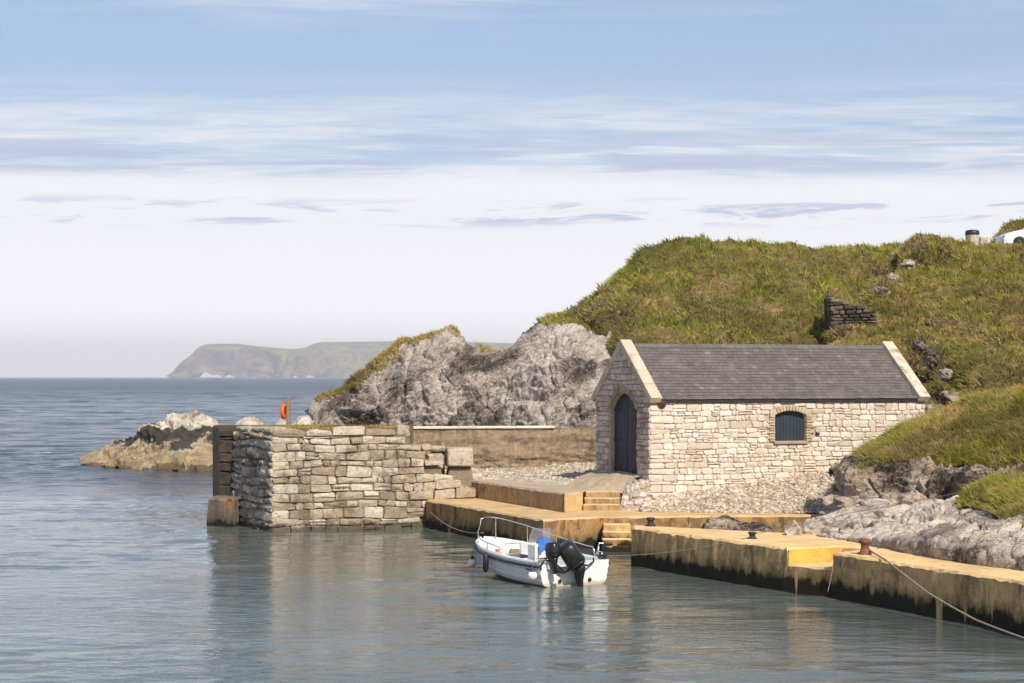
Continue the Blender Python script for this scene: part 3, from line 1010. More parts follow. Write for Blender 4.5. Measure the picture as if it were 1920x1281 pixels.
# ------------------------------------------------------------------ hills (turf) and rock outcrops
crest = [(1015, 617, 85), (1060, 594, 85), (1110, 556, 85), (1150, 525, 85), (1180, 495, 86), (1204, 475, 86.5), (1240, 470, 87), (1330, 468, 88),
         (1440, 460, 89), (1530, 466, 89), (1600, 466, 89), (1680, 472, 90), (1760, 466, 90), (1900, 462, 92), (2100, 462, 92)]
mid = [(1022, 622, 84), (1070, 606, 82), (1120, 590, 81), (1165, 566, 80.5), (1200, 545, 80.5), (1260, 545, 80.5), (1340, 545, 81), (1440, 540, 81.5), (1530, 545, 82),
       (1600, 545, 83), (1680, 550, 84), (1760, 560, 85), (1900, 560, 86), (2100, 560, 86)]
low = [(1030, 624, 84), (1080, 622, 82), (1130, 634, 80), (1165, 646, 78), (1210, 655, 75.5), (1270, 652, 75.5), (1350, 652, 75.5), (1440, 652, 75.5), (1530, 655, 76),
       (1600, 655, 77), (1680, 660, 78), (1760, 660, 79), (1900, 660, 80), (2100, 660, 80)]
foot = [(1035, 640, 85), (1090, 660, 83.5), (1140, 690, 82), (1165, 730, 79), (1210, 780, 74), (1270, 790, 70.5), (1350, 790, 70.5), (1440, 790, 70.5), (1530, 790, 71),
        (1600, 790, 72), (1680, 790, 73), (1760, 790, 74), (1900, 790, 76), (2100, 790, 76)]
rowsW = [back_row(crest, 30, -0.6), back_row(crest, 9, -0.15)] + [[W(*p) for p in r] for r in (crest, mid, low, foot)] + [drop(foot)]
o, G_h, N_h = patch('hill', rowsW, 330, 170, 'turf', tussock(0.45, 11), uvY=False)
tag(o, kind='structure')

# nearer lobe of the hill on the right, cut by a gully
crest2 = [(1552, 652, 74), (1572, 622, 75.5), (1605, 592, 77.5), (1645, 556, 80), (1690, 508, 83), (1722, 474, 86), (1752, 460, 87.5), (1790, 456, 88), (1860, 458, 88), (1920, 460, 88), (2010, 460, 88), (2150, 462, 88)]
mid2 = [(1575, 664, 72.5), (1610, 640, 74), (1650, 615, 76), (1690, 590, 77.5), (1725, 570, 79), (1760, 560, 80), (1800, 555, 80), (1840, 555, 80), (1890, 560, 80), (1940, 560, 80), (2020, 560, 80), (2150, 560, 80)]
low2 = [(1600, 690, 71), (1650, 685, 72), (1690, 672, 73), (1720, 660, 74), (1750, 655, 74), (1780, 650, 74), (1810, 650, 73.5), (1850, 650, 73), (1900, 655, 72.5), (1950, 655, 72), (2020, 655, 72), (2150, 655, 72)]
foot2 = [(1610, 740, 70), (1660, 745, 70), (1700, 745, 69.5), (1730, 745, 69), (1760, 745, 68.5), (1790, 745, 67.5), (1820, 742, 66.5), (1860, 738, 66), (1905, 735, 65.5), (1950, 735, 65), (2020, 735, 65), (2150, 735, 65)]
foot2b = [(u, v + 60, Y - 2.5) for u, v, Y in foot2]
rowsW = [back_row(crest2, 22, -0.3), back_row(crest2, 6, -0.3)] + [[W(*p) for p in r] for r in (crest2, mid2, low2, foot2, foot2b)] + [drop(foot2b)]
o, G_h2, N_h2 = patch('hill', rowsW, 260, 190, 'turf', tussock(0.45, 21), uvY=False)
tag(o, kind='structure')

# knoll on the skyline beside the gully and knoll behind the car
kn = [(1686, 482, 86.5), (1704, 458, 87), (1722, 446, 87), (1750, 442, 87), (1768, 450, 87), (1784, 470, 87)]
o, G_k, N_k = patch('knoll', [back_row(kn, 3, -1.2), [W(*p) for p in kn], [W(u, v + 26, Y - 1.8) for u, v, Y in kn], [W(u, v + 70, Y - 2.6) for u, v, Y in kn]], 60, 40, 'turf', tussock(0.16, 5), uvY=False)
tag(o, kind='structure')
kn2 = [(1860, 472, 99), (1872, 440, 99), (1890, 422, 99), (1925, 408, 99), (1990, 400, 99), (2080, 398, 99), (2150, 420, 99)]
o, G_k2, N_k2 = patch('knoll', [back_row(kn2, 8, -2.5), [W(*p) for p in kn2], [W(u, v + 30, Y - 2.0) for u, v, Y in kn2], [W(u, v + 70, Y - 3.0) for u, v, Y in kn2]], 70, 40, 'turf', tussock(0.2, 8), uvY=False)
tag(o, kind='structure')

# big limestone ridge behind the harbour wall
rc = [(583, 775, 77), (588, 756, 77.5), (612, 742, 78), (660, 716, 78.5), (705, 690, 79), (735, 668, 79.5), (760, 648, 80), (800, 636, 80.5), (842, 623, 81), (862, 630, 81), (880, 648, 81), (900, 664, 81),
      (938, 662, 81.5), (962, 645, 82), (990, 628, 82.5), (1030, 613, 83), (1075, 607, 83), (1110, 622, 82), (1150, 632, 80), (1180, 650, 78), (1230, 670, 77)]
rm = [(582, 785, 76.2), (589, 775, 76.4), (620, 768, 76.4), (665, 752, 76.5), (705, 735, 76.8), (735, 722, 77.0), (765, 712, 77.2), (800, 704, 77.4), (835, 700, 77.6), (860, 702, 77.7), (880, 706, 77.8), (905, 708, 77.8),
      (938, 706, 78), (965, 700, 78.2), (990, 694, 78.5), (1030, 686, 79), (1070, 686, 79), (1110, 690, 78), (1150, 700, 76.5), (1180, 715, 75), (1230, 730, 74)]
rb = [(583, 830, 75.6), (590, 830, 75.3), (622, 830, 75), (668, 830, 74.8), (706, 830, 74.6), (736, 830, 74.6), (766, 830, 74.6), (800, 830, 74.6), (835, 830, 74.6), (860, 830, 74.6), (880, 830, 74.7), (905, 830, 74.8),
      (938, 830, 74.9), (965, 830, 75), (990, 828, 75), (1030, 825, 75), (1070, 822, 74.5), (1110, 815, 73.5), (1150, 810, 72.5), (1180, 805, 71.5), (1230, 800, 71)]
rc = [(u, v, 86.5 - (u - 583) * 0.0125) for u, v, Y in rc]
rm = [(u, v, 84.6 - (u - 583) * 0.0165) for u, v, Y in rm]
rb = [(u, v, 83.8 - (u - 583) * 0.0198) for u, v, Y in rb]
rowsW = [back_row(rc, 9, -3.5), back_row(rc, 3, -0.7)] + [[W(*p) for p in r] for r in (rc, rm, rb)] + [drop(rb)]
o, G_r, N_r = patch('limestone_ridge', rowsW, 520, 420, 'limestone', rock_disp(0.50, 3, (-0.50, 0.12, 0.85), 0.80, rough=1.0, blocks=0.7, swell=0.35, step=0.05, bedding=0.95), smooth=False, uvY=False)
tag(o, 'long grey limestone ridge rising behind the concrete harbour wall', 'rock')

# low shore rock beyond the pier
sc = [(152, 864, 112), (172, 853, 112), (205, 840, 112), (240, 826, 112), (262, 812, 111), (290, 800, 110), (315, 790, 110), (352, 784, 110), (378, 786, 109), (402, 790, 109), (425, 800, 108), (470, 806, 107)]
sm = [(152, 867, 110.5), (174, 862, 110), (208, 856, 109.5), (242, 850, 109), (266, 843, 108.5), (292, 834, 108), (318, 822, 107.5), (352, 820, 107.5), (380, 822, 107), (405, 824, 107), (430, 832, 106), (470, 835, 106)]
sb = [(150, 872, 109.5), (176, 874, 108), (212, 877, 107), (246, 881, 105.5), (270, 884, 104.5), (296, 887, 104), (322, 890, 103.5), (354, 892, 103), (382, 894, 102.5), (408, 896, 102), (432, 898, 102), (470, 900, 102)]
rowsW = [back_row(sc, 5, -3.2)] + [[W(*p) for p in r] for r in (sc, sm, sb)]
o, _, _ = patch('shore_rock', rowsW, 260, 160, 'shore_rock', rock_disp(0.42, 23, (0.5, 0.2, 0.8), 0.6, rough=0.7), fade=0.16, smooth=False, uvY=False)
tag(o, 'low pale shore rock with a black band, standing in the sea beyond the pier', 'rock')

# small pale rocks just behind the pier top
for i, (u0, u1, vt, Y, lab) in enumerate([(432, 500, 786, 74, 'small pale rock showing behind the outer end of the pier top'),
                                          (503, 548, 783, 73, 'pale rock directly behind the life ring post'),
                                          (545, 592, 783, 74, 'pale rock between the life ring post and the limestone ridge')]):
    um = (u0 + u1) / 2
    c_ = [(u0, 815, Y), (u0 + 8, vt + 12, Y), (um - 6, vt + 2, Y), (um + 10, vt, Y), (u1 - 8, vt + 9, Y), (u1, 815, Y)]
    f_ = [(u0, 830, Y - 1.5), (u0 + 8, 830, Y - 1.7), (um - 6, 830, Y - 1.8), (um + 10, 830, Y - 1.8), (u1 - 8, 830, Y - 1.7), (u1, 830, Y - 1.5)]
    o, _, _ = patch('rock', [back_row(c_, 1.6, -0.9), [W(*p) for p in c_], [W(*p) for p in f_], drop(f_)], 40, 40, 'limestone_pale', rock_disp(0.22, 40 + i, sc=1.6), uvY=False)
    tag(o, lab, 'rock')

# mound right of the boathouse: turf over a broken rock face
mc = [(1590, 884, 57.0), (1606, 862, 57.3), (1630, 843, 57.6), (1680, 817, 58), (1740, 785, 58.6), (1800, 758, 59), (1860, 743, 59), (1920, 737, 59), (2050, 730, 59), (2150, 730, 59)]
mm = [(1594, 886, 56.6), (1610, 870, 56.6), (1636, 858, 56.6), (1686, 845, 56.4), (1742, 830, 56.3), (1800, 815, 56), (1860, 805, 55.6), (1920, 800, 55.2), (2050, 795, 54.8), (2150, 795, 54.5)]
mb = [(1598, 892, 56.2), (1616, 880, 56.0), (1644, 874, 55.8), (1692, 870, 55.4), (1744, 870, 55.0), (1800, 868, 54.6), (1860, 876, 54.0), (1920, 872, 53.6), (2050, 868, 53), (2150, 868, 52.6)]
rowsW = [back_row(mc, 6.5, -1.8), back_row(mc, 2.0, -0.35)] + [[W(*p) for p in r] for r in (mc, mm, mb)]
o, G_m, N_m = patch('mound', rowsW, 200, 110, 'turf', tussock(0.15, 31), uvY=False)
tag(o, kind='structure')
ft = [(1560, 880, 57.0), (1586, 868, 56.9), (1630, 858, 56.6), (1700, 855, 56.2), (1760, 855, 55.8), (1820, 855, 55.4), (1880, 860, 54.8), (1940, 858, 54.3), (2050, 855, 53.6), (2150, 855, 53.2)]
fm = [(1550, 915, 56.3), (1580, 900, 55.7), (1630, 893, 55.2), (1700, 893, 54.6), (1760, 893, 54.1), (1820, 893, 53.6), (1880, 893, 53.0), (1940, 893, 52.5), (2050, 890, 51.8), (2150, 890, 51.4)]
fb = [(1530, 975, 56.2), (1575, 975, 55.4), (1630, 975, 54.6), (1700, 972, 54.0), (1760, 970, 53.5), (1820, 968, 53), (1880, 965, 52.4), (1940, 960, 51.9), (2050, 955, 51.2), (2150, 955, 50.8)]
o, _, _ = patch('rock_outcrop', [back_row(ft, 1.5, -0.2), [W(*p) for p in ft], [W(*p) for p in fm], [W(*p) for p in fb], drop(fb)], 320, 200, 'limestone_brown', rock_disp(0.42, 51, (0.1, 0.2, 0.95), 0.7, 1.1, rough=1.0, blocks=1.5), smooth=False, uvY=False)
tag(o, 'brown broken rock face under the grassy mound beside the boathouse wall', 'rock')

# pale slab behind the right-hand quay
c1 = [(1466, 1006, 49.4), (1490, 990, 50.2), (1530, 970, 51), (1585, 953, 51.8), (1640, 940, 52.2), (1720, 940, 52.2), (1790, 934, 51.6), (1850, 934, 50.8), (1960, 936, 50), (2120, 936, 49)]
m1 = [(1470, 1008, 49.0), (1500, 1000, 49.3), (1545, 990, 49.4), (1600, 985, 49.0), (1660, 985, 48.0), (1735, 985, 46.2), (1800, 990, 44.6), (1860, 995, 43.4), (1960, 1000, 42), (2120, 1000, 40.5)]
b1 = [WZ(1474, 1007, 0.98), WZ(1510, 1010, 0.95), WZ(1560, 1018, 0.93), WZ(1620, 1028, 0.93), WZ(1690, 1045, 0.93), WZ(1760, 1059, 0.93), WZ(1830, 1070, 0.93), WZ(1890, 1078, 0.93), WZ(1970, 1088, 0.93), WZ(2120, 1106, 0.93)]
n1_ = [(x, y + 0.12 + 0.25 * min(1, max(0, (i - 2) / 3)), 1.06 + 0.36 * min(1, max(0, (i - 2) / 3))) for i, (x, y, z) in enumerate(b1)]
o, G_s, N_s = patch('limestone_slab', [back_row(c1, 2.5, -1.0), [W(*p) for p in c1], [W(*p) for p in m1], n1_, b1, drop(b1, -0.6, 0.6)], 420, 230, 'limestone_pale', rock_disp(0.26, 61, (-0.3, 0.5, 0.8), 0.8, 1.3, rough=1.3, blocks=2.4, step=0.3), smooth=False, uvY=False, fadeT=([0, 0.70, 0.82, 1], [1, 1, 0.35, 0.1]))
tag(o, 'pale sloping limestone slab behind the orange-topped quay', 'rock')
c2 = [(1795, 948, 48.8), (1812, 926, 48.9), (1838, 908, 49), (1870, 899, 49), (1920, 893, 49), (2000, 888, 49), (2120, 888, 48.5)]
b2 = [(1800, 956, 47.9), (1822, 950, 47.6), (1850, 958, 46.8), (1876, 974, 45.0), (1920, 992, 42.9), (2000, 1000, 41.2), (2120, 1008, 40)]
m2 = [(1797, 950, 48.3), (1816, 936, 48.3), (1842, 925, 48.0), (1872, 928, 47.0), (1920, 935, 45.6), (2000, 935, 44.6), (2120, 935, 43.8)]
o, G_b, N_b = patch('mound', [back_row(c2, 1.6, -0.8), [W(*p) for p in c2], [W(*p) for p in m2], [W(*p) for p in b2]], 110, 60, 'turf', tussock(0.09, 37), uvY=False)
tag(o, kind='structure')

# grass
def bare(thr, f=0.55, seed=44):
    def fn(P, Nr, rs):
        return fbm(P * f, 3, 0.55, seed) + 0.30 * rs.randn(len(P)) > thr
    return fn


def heath(P, Nr, rs):
    """dark low shrubs: by the rock at the left of the hill, in the gully and along the broken edges"""
    u = 960 + P[:, 0] * F / P[:, 1]
    v = HZ - (P[:, 2] - CH) * F / P[:, 1]
    n = fbm(P * 0.9, 3, 0.55, 14)
    left = np.exp(-(((u - 1120) / 75) ** 2 + ((v - 590) / 50) ** 2)) * 1.1
    gul = np.exp(-((u - 1660 + (v - 530) * 0.9) / 28.0) ** 2) * (v > 440) * (v < 640) * 1.0
    side = np.exp(-(((u - 1735) / 60) ** 2 + ((v - 670) / 60) ** 2)) * 1.1
    return n * 0.8 + left + gul + side - 0.75 + 0.25 * rs.randn(len(P)) > 0


scatter([dict(G=G_h[40:], Nn=N_h[40:], n=150000, L=0.20, w=0.019, seed=1, down=0.8, mask=bare(-0.42)),
         dict(G=G_k, Nn=N_k, n=6000, L=0.2, w=0.02, seed=5, bias=0.2)], 'grass', 'grass')
scatter([dict(G=G_h2[30:], Nn=N_h2[30:], n=150000, L=0.20, w=0.019, seed=2, down=0.8, mask=bare(-0.36)),
         dict(G=G_k2, Nn=N_k2, n=9000, L=0.22, w=0.024, seed=6)], 'grass', 'grass_dry')
scatter([dict(G=G_m[18:], Nn=N_m[18:], n=70000, L=0.20, w=0.011, seed=3, down=0.9, mask=bare(-0.40, 1.1)),
         dict(G=G_b, Nn=N_b, n=20000, L=0.18, w=0.010, seed=4, down=0.8, mask=bare(-0.30, 1.3))], 'grass', 'grass_dry')
scatter([dict(G=G_h[40:], Nn=N_h[40:], n=60000, L=0.29, w=0.018, seed=51, down=1.0, mask=bare(0.28, 0.8, 63), bias=0.05),
         dict(G=G_h2[30:], Nn=N_h2[30:], n=70000, L=0.29, w=0.018, seed=52, down=1.0, mask=bare(0.22, 0.8, 64), bias=0.1),
         dict(G=G_m[40:], Nn=N_m[40:], n=22000, L=0.27, w=0.011, seed=53, down=1.3, mask=bare(0.15, 1.2, 65), bias=0.15),
         dict(G=G_b, Nn=N_b, n=9000, L=0.30, w=0.012, seed=54, down=1.3, mask=bare(0.1, 1.3, 66), bias=0.15)], 'grass', 'grass_tall', (-0.6, 0.0, -0.2))
scatter([dict(G=G_h[40:], Nn=N_h[40:], n=90000, L=0.24, w=0.03, seed=11, down=0.2, mask=heath),
         dict(G=G_h2[30:], Nn=N_h2[30:], n=90000, L=0.24, w=0.03, seed=12, down=0.2, mask=heath),
         dict(G=G_k, Nn=N_k, n=5000, L=0.2, w=0.03, seed=13, mask=bare(0.0, 0.8))], 'heather', 'heather')


def ridge_mask(P, Nr, rs):
    u = 960 + P[:, 0] * F / P[:, 1]
    n = fbm(P * 0.7, 3, 0.5, 91)
    on = ((u > 592) & (u < 772)) | ((u > 775) & (u < 862)) | ((u > 893) & (u < 945)) | (u > 1018)
    return on & (Nr[:, 2] > np.where(u < 775, 0.12, 0.35)) & (n + 0.4 * rs.randn(len(P)) > np.where(u < 775, -0.45, -0.15))


kk = int(420 * 0.40)
scatter([dict(G=G_r[kk:int(420 * 0.535)], Nn=N_r[kk:int(420 * 0.535)], n=42000, L=0.17, w=0.02, seed=9, mask=ridge_mask, bias=0.45),
         dict(G=G_r[int(420 * 0.50):int(420 * 0.63)], Nn=N_r[int(420 * 0.50):int(420 * 0.63)], n=40000, L=0.16, w=0.02, seed=19, bias=0.4,
              mask=lambda P, Nr, rs: (lambda u, v: (u > 592) & (u < 752) & (v < np.interp(u, [592, 612, 660, 705, 735, 760], [768, 756, 731, 704, 681, 658]) + 5 * rs.randn(len(u))))(960 + P[:, 0] * F / P[:, 1], HZ - (P[:, 2] - CH) * F / P[:, 1]))], 'grass', 'grass_dry')


# ------------------------------------------------------------------ masonry helpers
def clip(poly, a, b, c):
    """keep a*s + b*z <= c"""
    out = []
    for i, p in enumerate(poly):
        q = poly[(i + 1) % len(poly)]
        dp, dq = a * p[0] + b * p[1] - c, a * q[0] + b * q[1] - c
        if dp <= 0:
            out.append(p)
        if (dp < 0) != (dq < 0) and abs(dp - dq) > 1e-9:
            t = dp / (dp - dq)
            out.append((p[0] + (q[0] - p[0]) * t, p[1] + (q[1] - p[1]) * t))
    return out


def area(poly):
    return 0.5 * abs(sum(p[0] * q[1] - q[0] * p[1] for p, q in zip(poly, poly[1:] + poly[:1])))


def courses(s0, s1, z0, z1, hh, ww, rng, wav=0.02, split=0.15, quoin=None):
    zs = [z0]
    while zs[-1] < z1 - hh[0] * 0.6:
        zs.append(min(z1, zs[-1] + rng.uniform(*hh)))
    zs[-1] = z1
    ph = [[(rng.uniform(0.6, 2.6), rng.uniform(0, 6.3)) for _ in range(3)] for _ in zs]

    def line(i, s):
        if i == 0 or i == len(zs) - 1:
            return zs[i]
        return zs[i] + wav * sum(math.sin(f * s + p) for f, p in ph[i]) * 0.6
    out = []
    for i in range(len(zs) - 1):
        s = s0
        h = zs[i + 1] - zs[i]
        first = True
        while s < s1 - 0.01:
            w = rng.uniform(*ww) * (0.8 + 0.4 * h / hh[1])
            if first and quoin:
                w = quoin[i % 2] * rng.uniform(0.9, 1.1)
            e = s + w
            if s1 - e < ww[0] * 0.7:
                e = s1
            j = [rng.uniform(-0.012, 0.012) for _ in range(4)]
            if s <= s0:
                j[0] = j[3] = 0
            if e >= s1:
                j[1] = j[2] = 0
            P = [(s + j[0], line(i, s)), (e + j[1], line(i, e)), (e + j[2], line(i + 1, e)), (s + j[3], line(i + 1, s))]
            if rng.random() < split and not first and e - s > ww[0]:
                if h > hh[0] * 1.1 and rng.random() < 0.6:
                    t = rng.uniform(0.38, 0.62)
                    A = (P[0][0] * (1 - t) + P[3][0] * t, P[0][1] * (1 - t) + P[3][1] * t)
                    B = (P[1][0] * (1 - t) + P[2][0] * t, P[1][1] * (1 - t) + P[2][1] * t)
                    out += [[P[0], P[1], B, A], [A, B, P[2], P[3]]]
                else:
                    t = rng.uniform(0.4, 0.6)
                    A = (P[0][0] * (1 - t) + P[1][0] * t, P[0][1] * (1 - t) + P[1][1] * t)
                    B = (P[3][0] * (1 - t) + P[2][0] * t, P[3][1] * (1 - t) + P[2][1] * t)
                    out += [[P[0], A, B, P[3]], [A, P[1], P[2], B]]
            else:
                out.append(P)
            s = e
            first = False
    return out


def stone_geo(poly, frame, rng, gap=0.012, bev=0.022, out=0.03, back=0.08, rnd=0.3, rough=0.010, bulge=0.012):
    O, A, B, Nv = [np.array(x, float) for x in frame]
    n = len(poly)
    cs = sum(p[0] for p in poly) / n
    cz = sum(p[1] for p in poly) / n
    hw = max(p[0] for p in poly) - cs
    hz_ = max(p[1] for p in poly) - cz

    def inset(p, g):
        return (cs + (p[0] - cs) * max(0.25, 1 - g / max(hw, 1e-3)), cz + (p[1] - cz) * max(0.25, 1 - g / max(hz_, 1e-3)))
    ring = []
    for i, p in enumerate(poly):
        a, b = poly[i - 1], poly[(i + 1) % n]
        la = math.hypot(a[0] - p[0], a[1] - p[1]) + 1e-6
        lb = math.hypot(b[0] - p[0], b[1] - p[1]) + 1e-6
        ra, rb_ = min(rnd * la, 0.055), min(rnd * lb, 0.055)
        k1, k2 = rng.uniform(0.35, 1.2), rng.uniform(0.35, 1.2)
        ring.append((p[0] + (a[0] - p[0]) / la * ra * k1, p[1] + (a[1] - p[1]) / la * ra * k1))
        ring.append((p[0] + (b[0] - p[0]) / lb * rb_ * k2, p[1] + (b[1] - p[1]) / lb * rb_ * k2))
    m = len(ring)
    ring = [(p[0] + rng.uniform(-rough, rough), p[1] + rng.uniform(-rough, rough)) for p in ring]
    r0 = [inset(p, gap) for p in ring]
    r1 = [inset(p, gap + 0.3 * bev) for p in ring]
    r2 = [inset(p, gap + bev) for p in ring]
    o = out * rng.uniform(0.55, 1.35)
    tilt = (rng.uniform(-1, 1) * bulge, rng.uniform(-1, 1) * bulge)

    def at(p, d):
        return O + A * p[0] + B * p[1] + Nv * d
    V = [at(p, -back) for p in r0] + [at(p, o - bev * 0.9 + rng.uniform(-1, 1) * rough * 0.5) for p in r1]
    V += [at(p, o + (p[0] - cs) / max(hw, 1e-3) * tilt[0] + (p[1] - cz) / max(hz_, 1e-3) * tilt[1] + rng.uniform(-1, 1) * rough * 0.5) for p in r2]
    V.append(at((cs, cz), o + bulge * rng.uniform(0.2, 1.2)))
    Fc = []
    for i in range(m):
        j = (i + 1) % m
        Fc += [(i, j, m + j, m + i), (m + i, m + j, 2 * m + j, 2 * m + i), (2 * m + i, 2 * m + j, 3 * m)]
    flip = np.dot(np.cross(A, B), Nv) < 0
    if flip:
        Fc = [tuple(reversed(f)) for f in Fc]
    return V, Fc


def lay(polys, frame, parent, mat, rng, limit=300, name='stone', fill='stone_infill', tint=lambda: random.random(), **kw):
    polys = sorted([p for p in polys if len(p) >= 3 and area(p) > 0.0025], key=area, reverse=True)
    rest = MB()
    n = 0
    for p in polys:
        V, Fc = stone_geo(p, frame, rng, **kw)
        t = rng.random()
        if n < limit:
            mk(name, V, Fc, mat, parent, tint=t)
            n += 1
        else:
            rest.add(V, Fc, t)
    if rest.v:
        tag(rest.build(fill, mat, parent), kind='stuff')
    return n


def slab(name, poly, z0, z1, top, side, parent=None, edge=0.035, jit=0.012, step=0.25, seed=1, zs=None):
    """concrete block with worn edges; poly anticlockwise seen from above"""
    rng = random.Random(seed)
    pts = []
    for i, p in enumerate(poly):
        q = poly[(i + 1) % len(poly)]
        L = math.hypot(q[0] - p[0], q[1] - p[1])
        m = max(1, int(L / step))
        nx, ny = (q[1] - p[1]) / L, -(q[0] - p[0]) / L
        for k in range(m):
            t = k / m
            pts.append((p[0] + (q[0] - p[0]) * t, p[1] + (q[1] - p[1]) * t, nx, ny))
    n = len(pts)

    def zt(x, y):
        return z1 if zs is None else zs(x, y)
    rings = []
    for lvl, ins in (('b', 0.0), ('m', 0.0), ('e', 0.0), ('t', edge)):
        r = []
        for x, y, nx, ny in pts:
            j = rng.uniform(-jit, jit)
            zz = {'b': z0, 'm': (z0 + zt(x, y)) / 2, 'e': zt(x, y) - edge, 't': zt(x, y)}[lvl]
            if lvl == 'e':
                zz -= abs(rng.gauss(0, jit))
            if lvl == 't':
                ins2 = ins + abs(rng.gauss(0, jit))
                zz += rng.uniform(-1, 1) * jit * 0.3
            else:
                ins2 = j if lvl != 'b' else 0
            r.append((x - nx * ins2, y - ny * ins2, zz))
        rings.append(r)
    V = [v for r in rings for v in r]
    Fc, fm = [], []
    for a in range(3):
        for i in range(n):
            j = (i + 1) % n
            Fc.append((a * n + i, a * n + j, a * n + n + j, a * n + n + i))
            fm.append(1 if a < 2 else 0)
    Fc.append(tuple(range(3 * n, 4 * n)))
    fm.append(0)
    return mk(name, V, Fc, parent=parent, mats=[top, side], fmat=fm)


# ------------------------------------------------------------------ stone pier
PA = np.array([-7.76, 63.1])
PB = np.array([-2.84, 64.9])
pd = (PB - PA) / np.linalg.norm(PB - PA)
PLEN = float(np.linalg.norm(PB - PA))
PC = np.array([-9.75, 66.9])
pl = (PC - PA) / np.linalg.norm(PC - PA)
LLEN = float(np.linalg.norm(PC - PA))
PZ = 3.36
pier = empty('stone_pier', (PA[0], PA[1], 0))
tag(pier, 'old rough stone pier of weathered blocks ending at the harbour mouth', 'pier')


def loc2(o, p):
    return (p[0] - o.location.x, p[1] - o.location.y)


nf = np.array([pd[1], -pd[0]])
nl = np.array([-pl[1], pl[0]])
if nl[0] > 0:
    nl = -nl
ca = PA + pd * 0.04 - nf * 0.03 + pl * 0.02
pe = PA + pd * (PLEN - 0.6)
core = slab('core', [tuple(loc2(pier, p)) for p in (ca, pe - nf * 0.03, (-3.6, 71.2), (-10.8, 70.5), PC - nl * 0.03)], -0.5, PZ - 0.10, 'turf', 'pier_core', pier, edge=0.05, jit=0.03)
slab('low_core', [tuple(loc2(pier, p)) for p in (pe - nf * 0.12, PA + pd * (PLEN + 0.55) - nf * 0.12, PA + pd * (PLEN + 0.9) - nf * 2.0, pe - nf * 3)], -0.5, 2.05, 'pier_core', 'pier_core', pier, edge=0.08, jit=0.05)
slab('broken_core', [tuple(loc2(pier, p)) for p in (PA + pd * (PLEN + 0.4) - nf * 0.15, PA + pd * (PLEN + 1.9) - nf * 0.3, PA + pd * (PLEN + 1.9) - nf * 2.2, PA + pd * (PLEN + 0.4) - nf * 2.2)], -0.3, 1.3, 'pier_core', 'pier_core', pier, edge=0.1, jit=0.06)
rng = random.Random(7)


def pier_top(s):
    if s < PLEN - 0.62:
        return PZ
    if s < PLEN + 0.02:
        return 2.78
    if s < PLEN + 0.3:
        return 2.2
    if s < PLEN + 0.8:
        return 1.65
    return 1.35


polys = []
for p in courses(0, PLEN + 1.75, -0.15, PZ, (0.22, 0.38), (0.30, 0.86), rng, 0.04, 0.28, quoin=(0.55, 0.85)):
    c = sum(q[0] for q in p) / len(p)
    zc = sum(q[1] for q in p) / len(p)
    if zc > pier_top(c):
        continue
    if c > PLEN + 0.05 and zc < 0.9:
        continue
    if min(q[1] for q in p) > 2.98:    # big rounded coping blocks instead
        continue
    polys.append(clip(p, 0, 1, 3.05))
s = 0.0
while s < PLEN - 0.7:
    w = rng.uniform(0.75, 1.15)
    e = min(PLEN - 0.55, s + w)
    hcap = PZ + rng.uniform(-0.10, 0.06)
    polys.append([(s, 3.05), (e, 3.05), (e - 0.02, hcap + rng.uniform(-0.05, 0.03)), ((s + e) / 2, hcap + 0.03), (s + 0.02, hcap + rng.uniform(-0.05, 0.03))])
    s = e
PO = np.array([0, 0, 0.])
fr = (PO, (pd[0], pd[1], 0), (0, 0, 1), (nf[0], nf[1], 0))
lay(polys, fr, core, 'pier_stone', rng, 300, gap=0.002, bev=0.032, out=0.024, back=0.25, rnd=0.34, rough=0.026, bulge=0.03)
# outer end: darker, more ruinous
polys = [p for p in courses(0.0, LLEN, -0.15, 3.18, (0.2, 0.36), (0.3, 0.7), rng, 0.05, 0.25)]
fr = (PO, (pl[0], pl[1], 0), (0, 0, 1), (nl[0], nl[1], 0))
lay(polys, fr, core, 'pier_stone_dark', rng, 300, gap=0.006, bev=0.05, out=0.04, back=0.25, rnd=0.38, rough=0.04, bulge=0.06)
# worn stones along the top of the outer end
for i in range(5):
    p = PA + pl * (0.35 + 0.72 * i) - nl * 0.22
    V, Fc = stone_geo([(-0.36, 0), (0.36, 0), (0.36, 0.24), (-0.36, 0.24)], ((p[0] - PA[0], p[1] - PA[1], 3.14 - 0.01 * i), (pl[0], pl[1], 0), (0, 0, 1), (nl[0], nl[1], 0)), rng, bev=0.06, out=0.22, back=0.3, rough=0.03, bulge=0.04)
    mk('stone', V, Fc, 'pier_stone_dark' if i > 1 else 'pier_stone', core, tint=0.5)

# blackened end column with its cap, and the concrete foot in front
colm = empty('end_column', (-9.85, 67.0, 0))
tag(colm, 'blackened upright column closing the seaward end of the pier', 'column')
zc_ = -0.4
kc = 0
while zc_ < 3.0:
    hc_ = rng.uniform(0.3, 0.5)
    j_ = [rng.uniform(-0.05, 0.05) for _ in range(4)]
    slab('block', [(-0.12 + j_[0], -0.55 + j_[1]), (0.62, -0.75 + j_[1]), (0.95, 0.5), (-0.1 + j_[0], 0.6)], zc_, min(3.0, zc_ + hc_) - 0.004, 'blackened', 'blackened', colm, edge=0.06, jit=0.045, step=0.16, seed=80 + kc)
    zc_ += hc_
    kc += 1
slab('cap', [(-0.15, -0.60), (1.05, -0.85), (1.3, 0.5), (-0.1, 0.7)], 3.0, 3.30, 'blackened', 'blackened', colm, edge=0.10, jit=0.05, step=0.16)
f0, f1 = W(386, 985, 65.6), W(436, 985, 65.0)
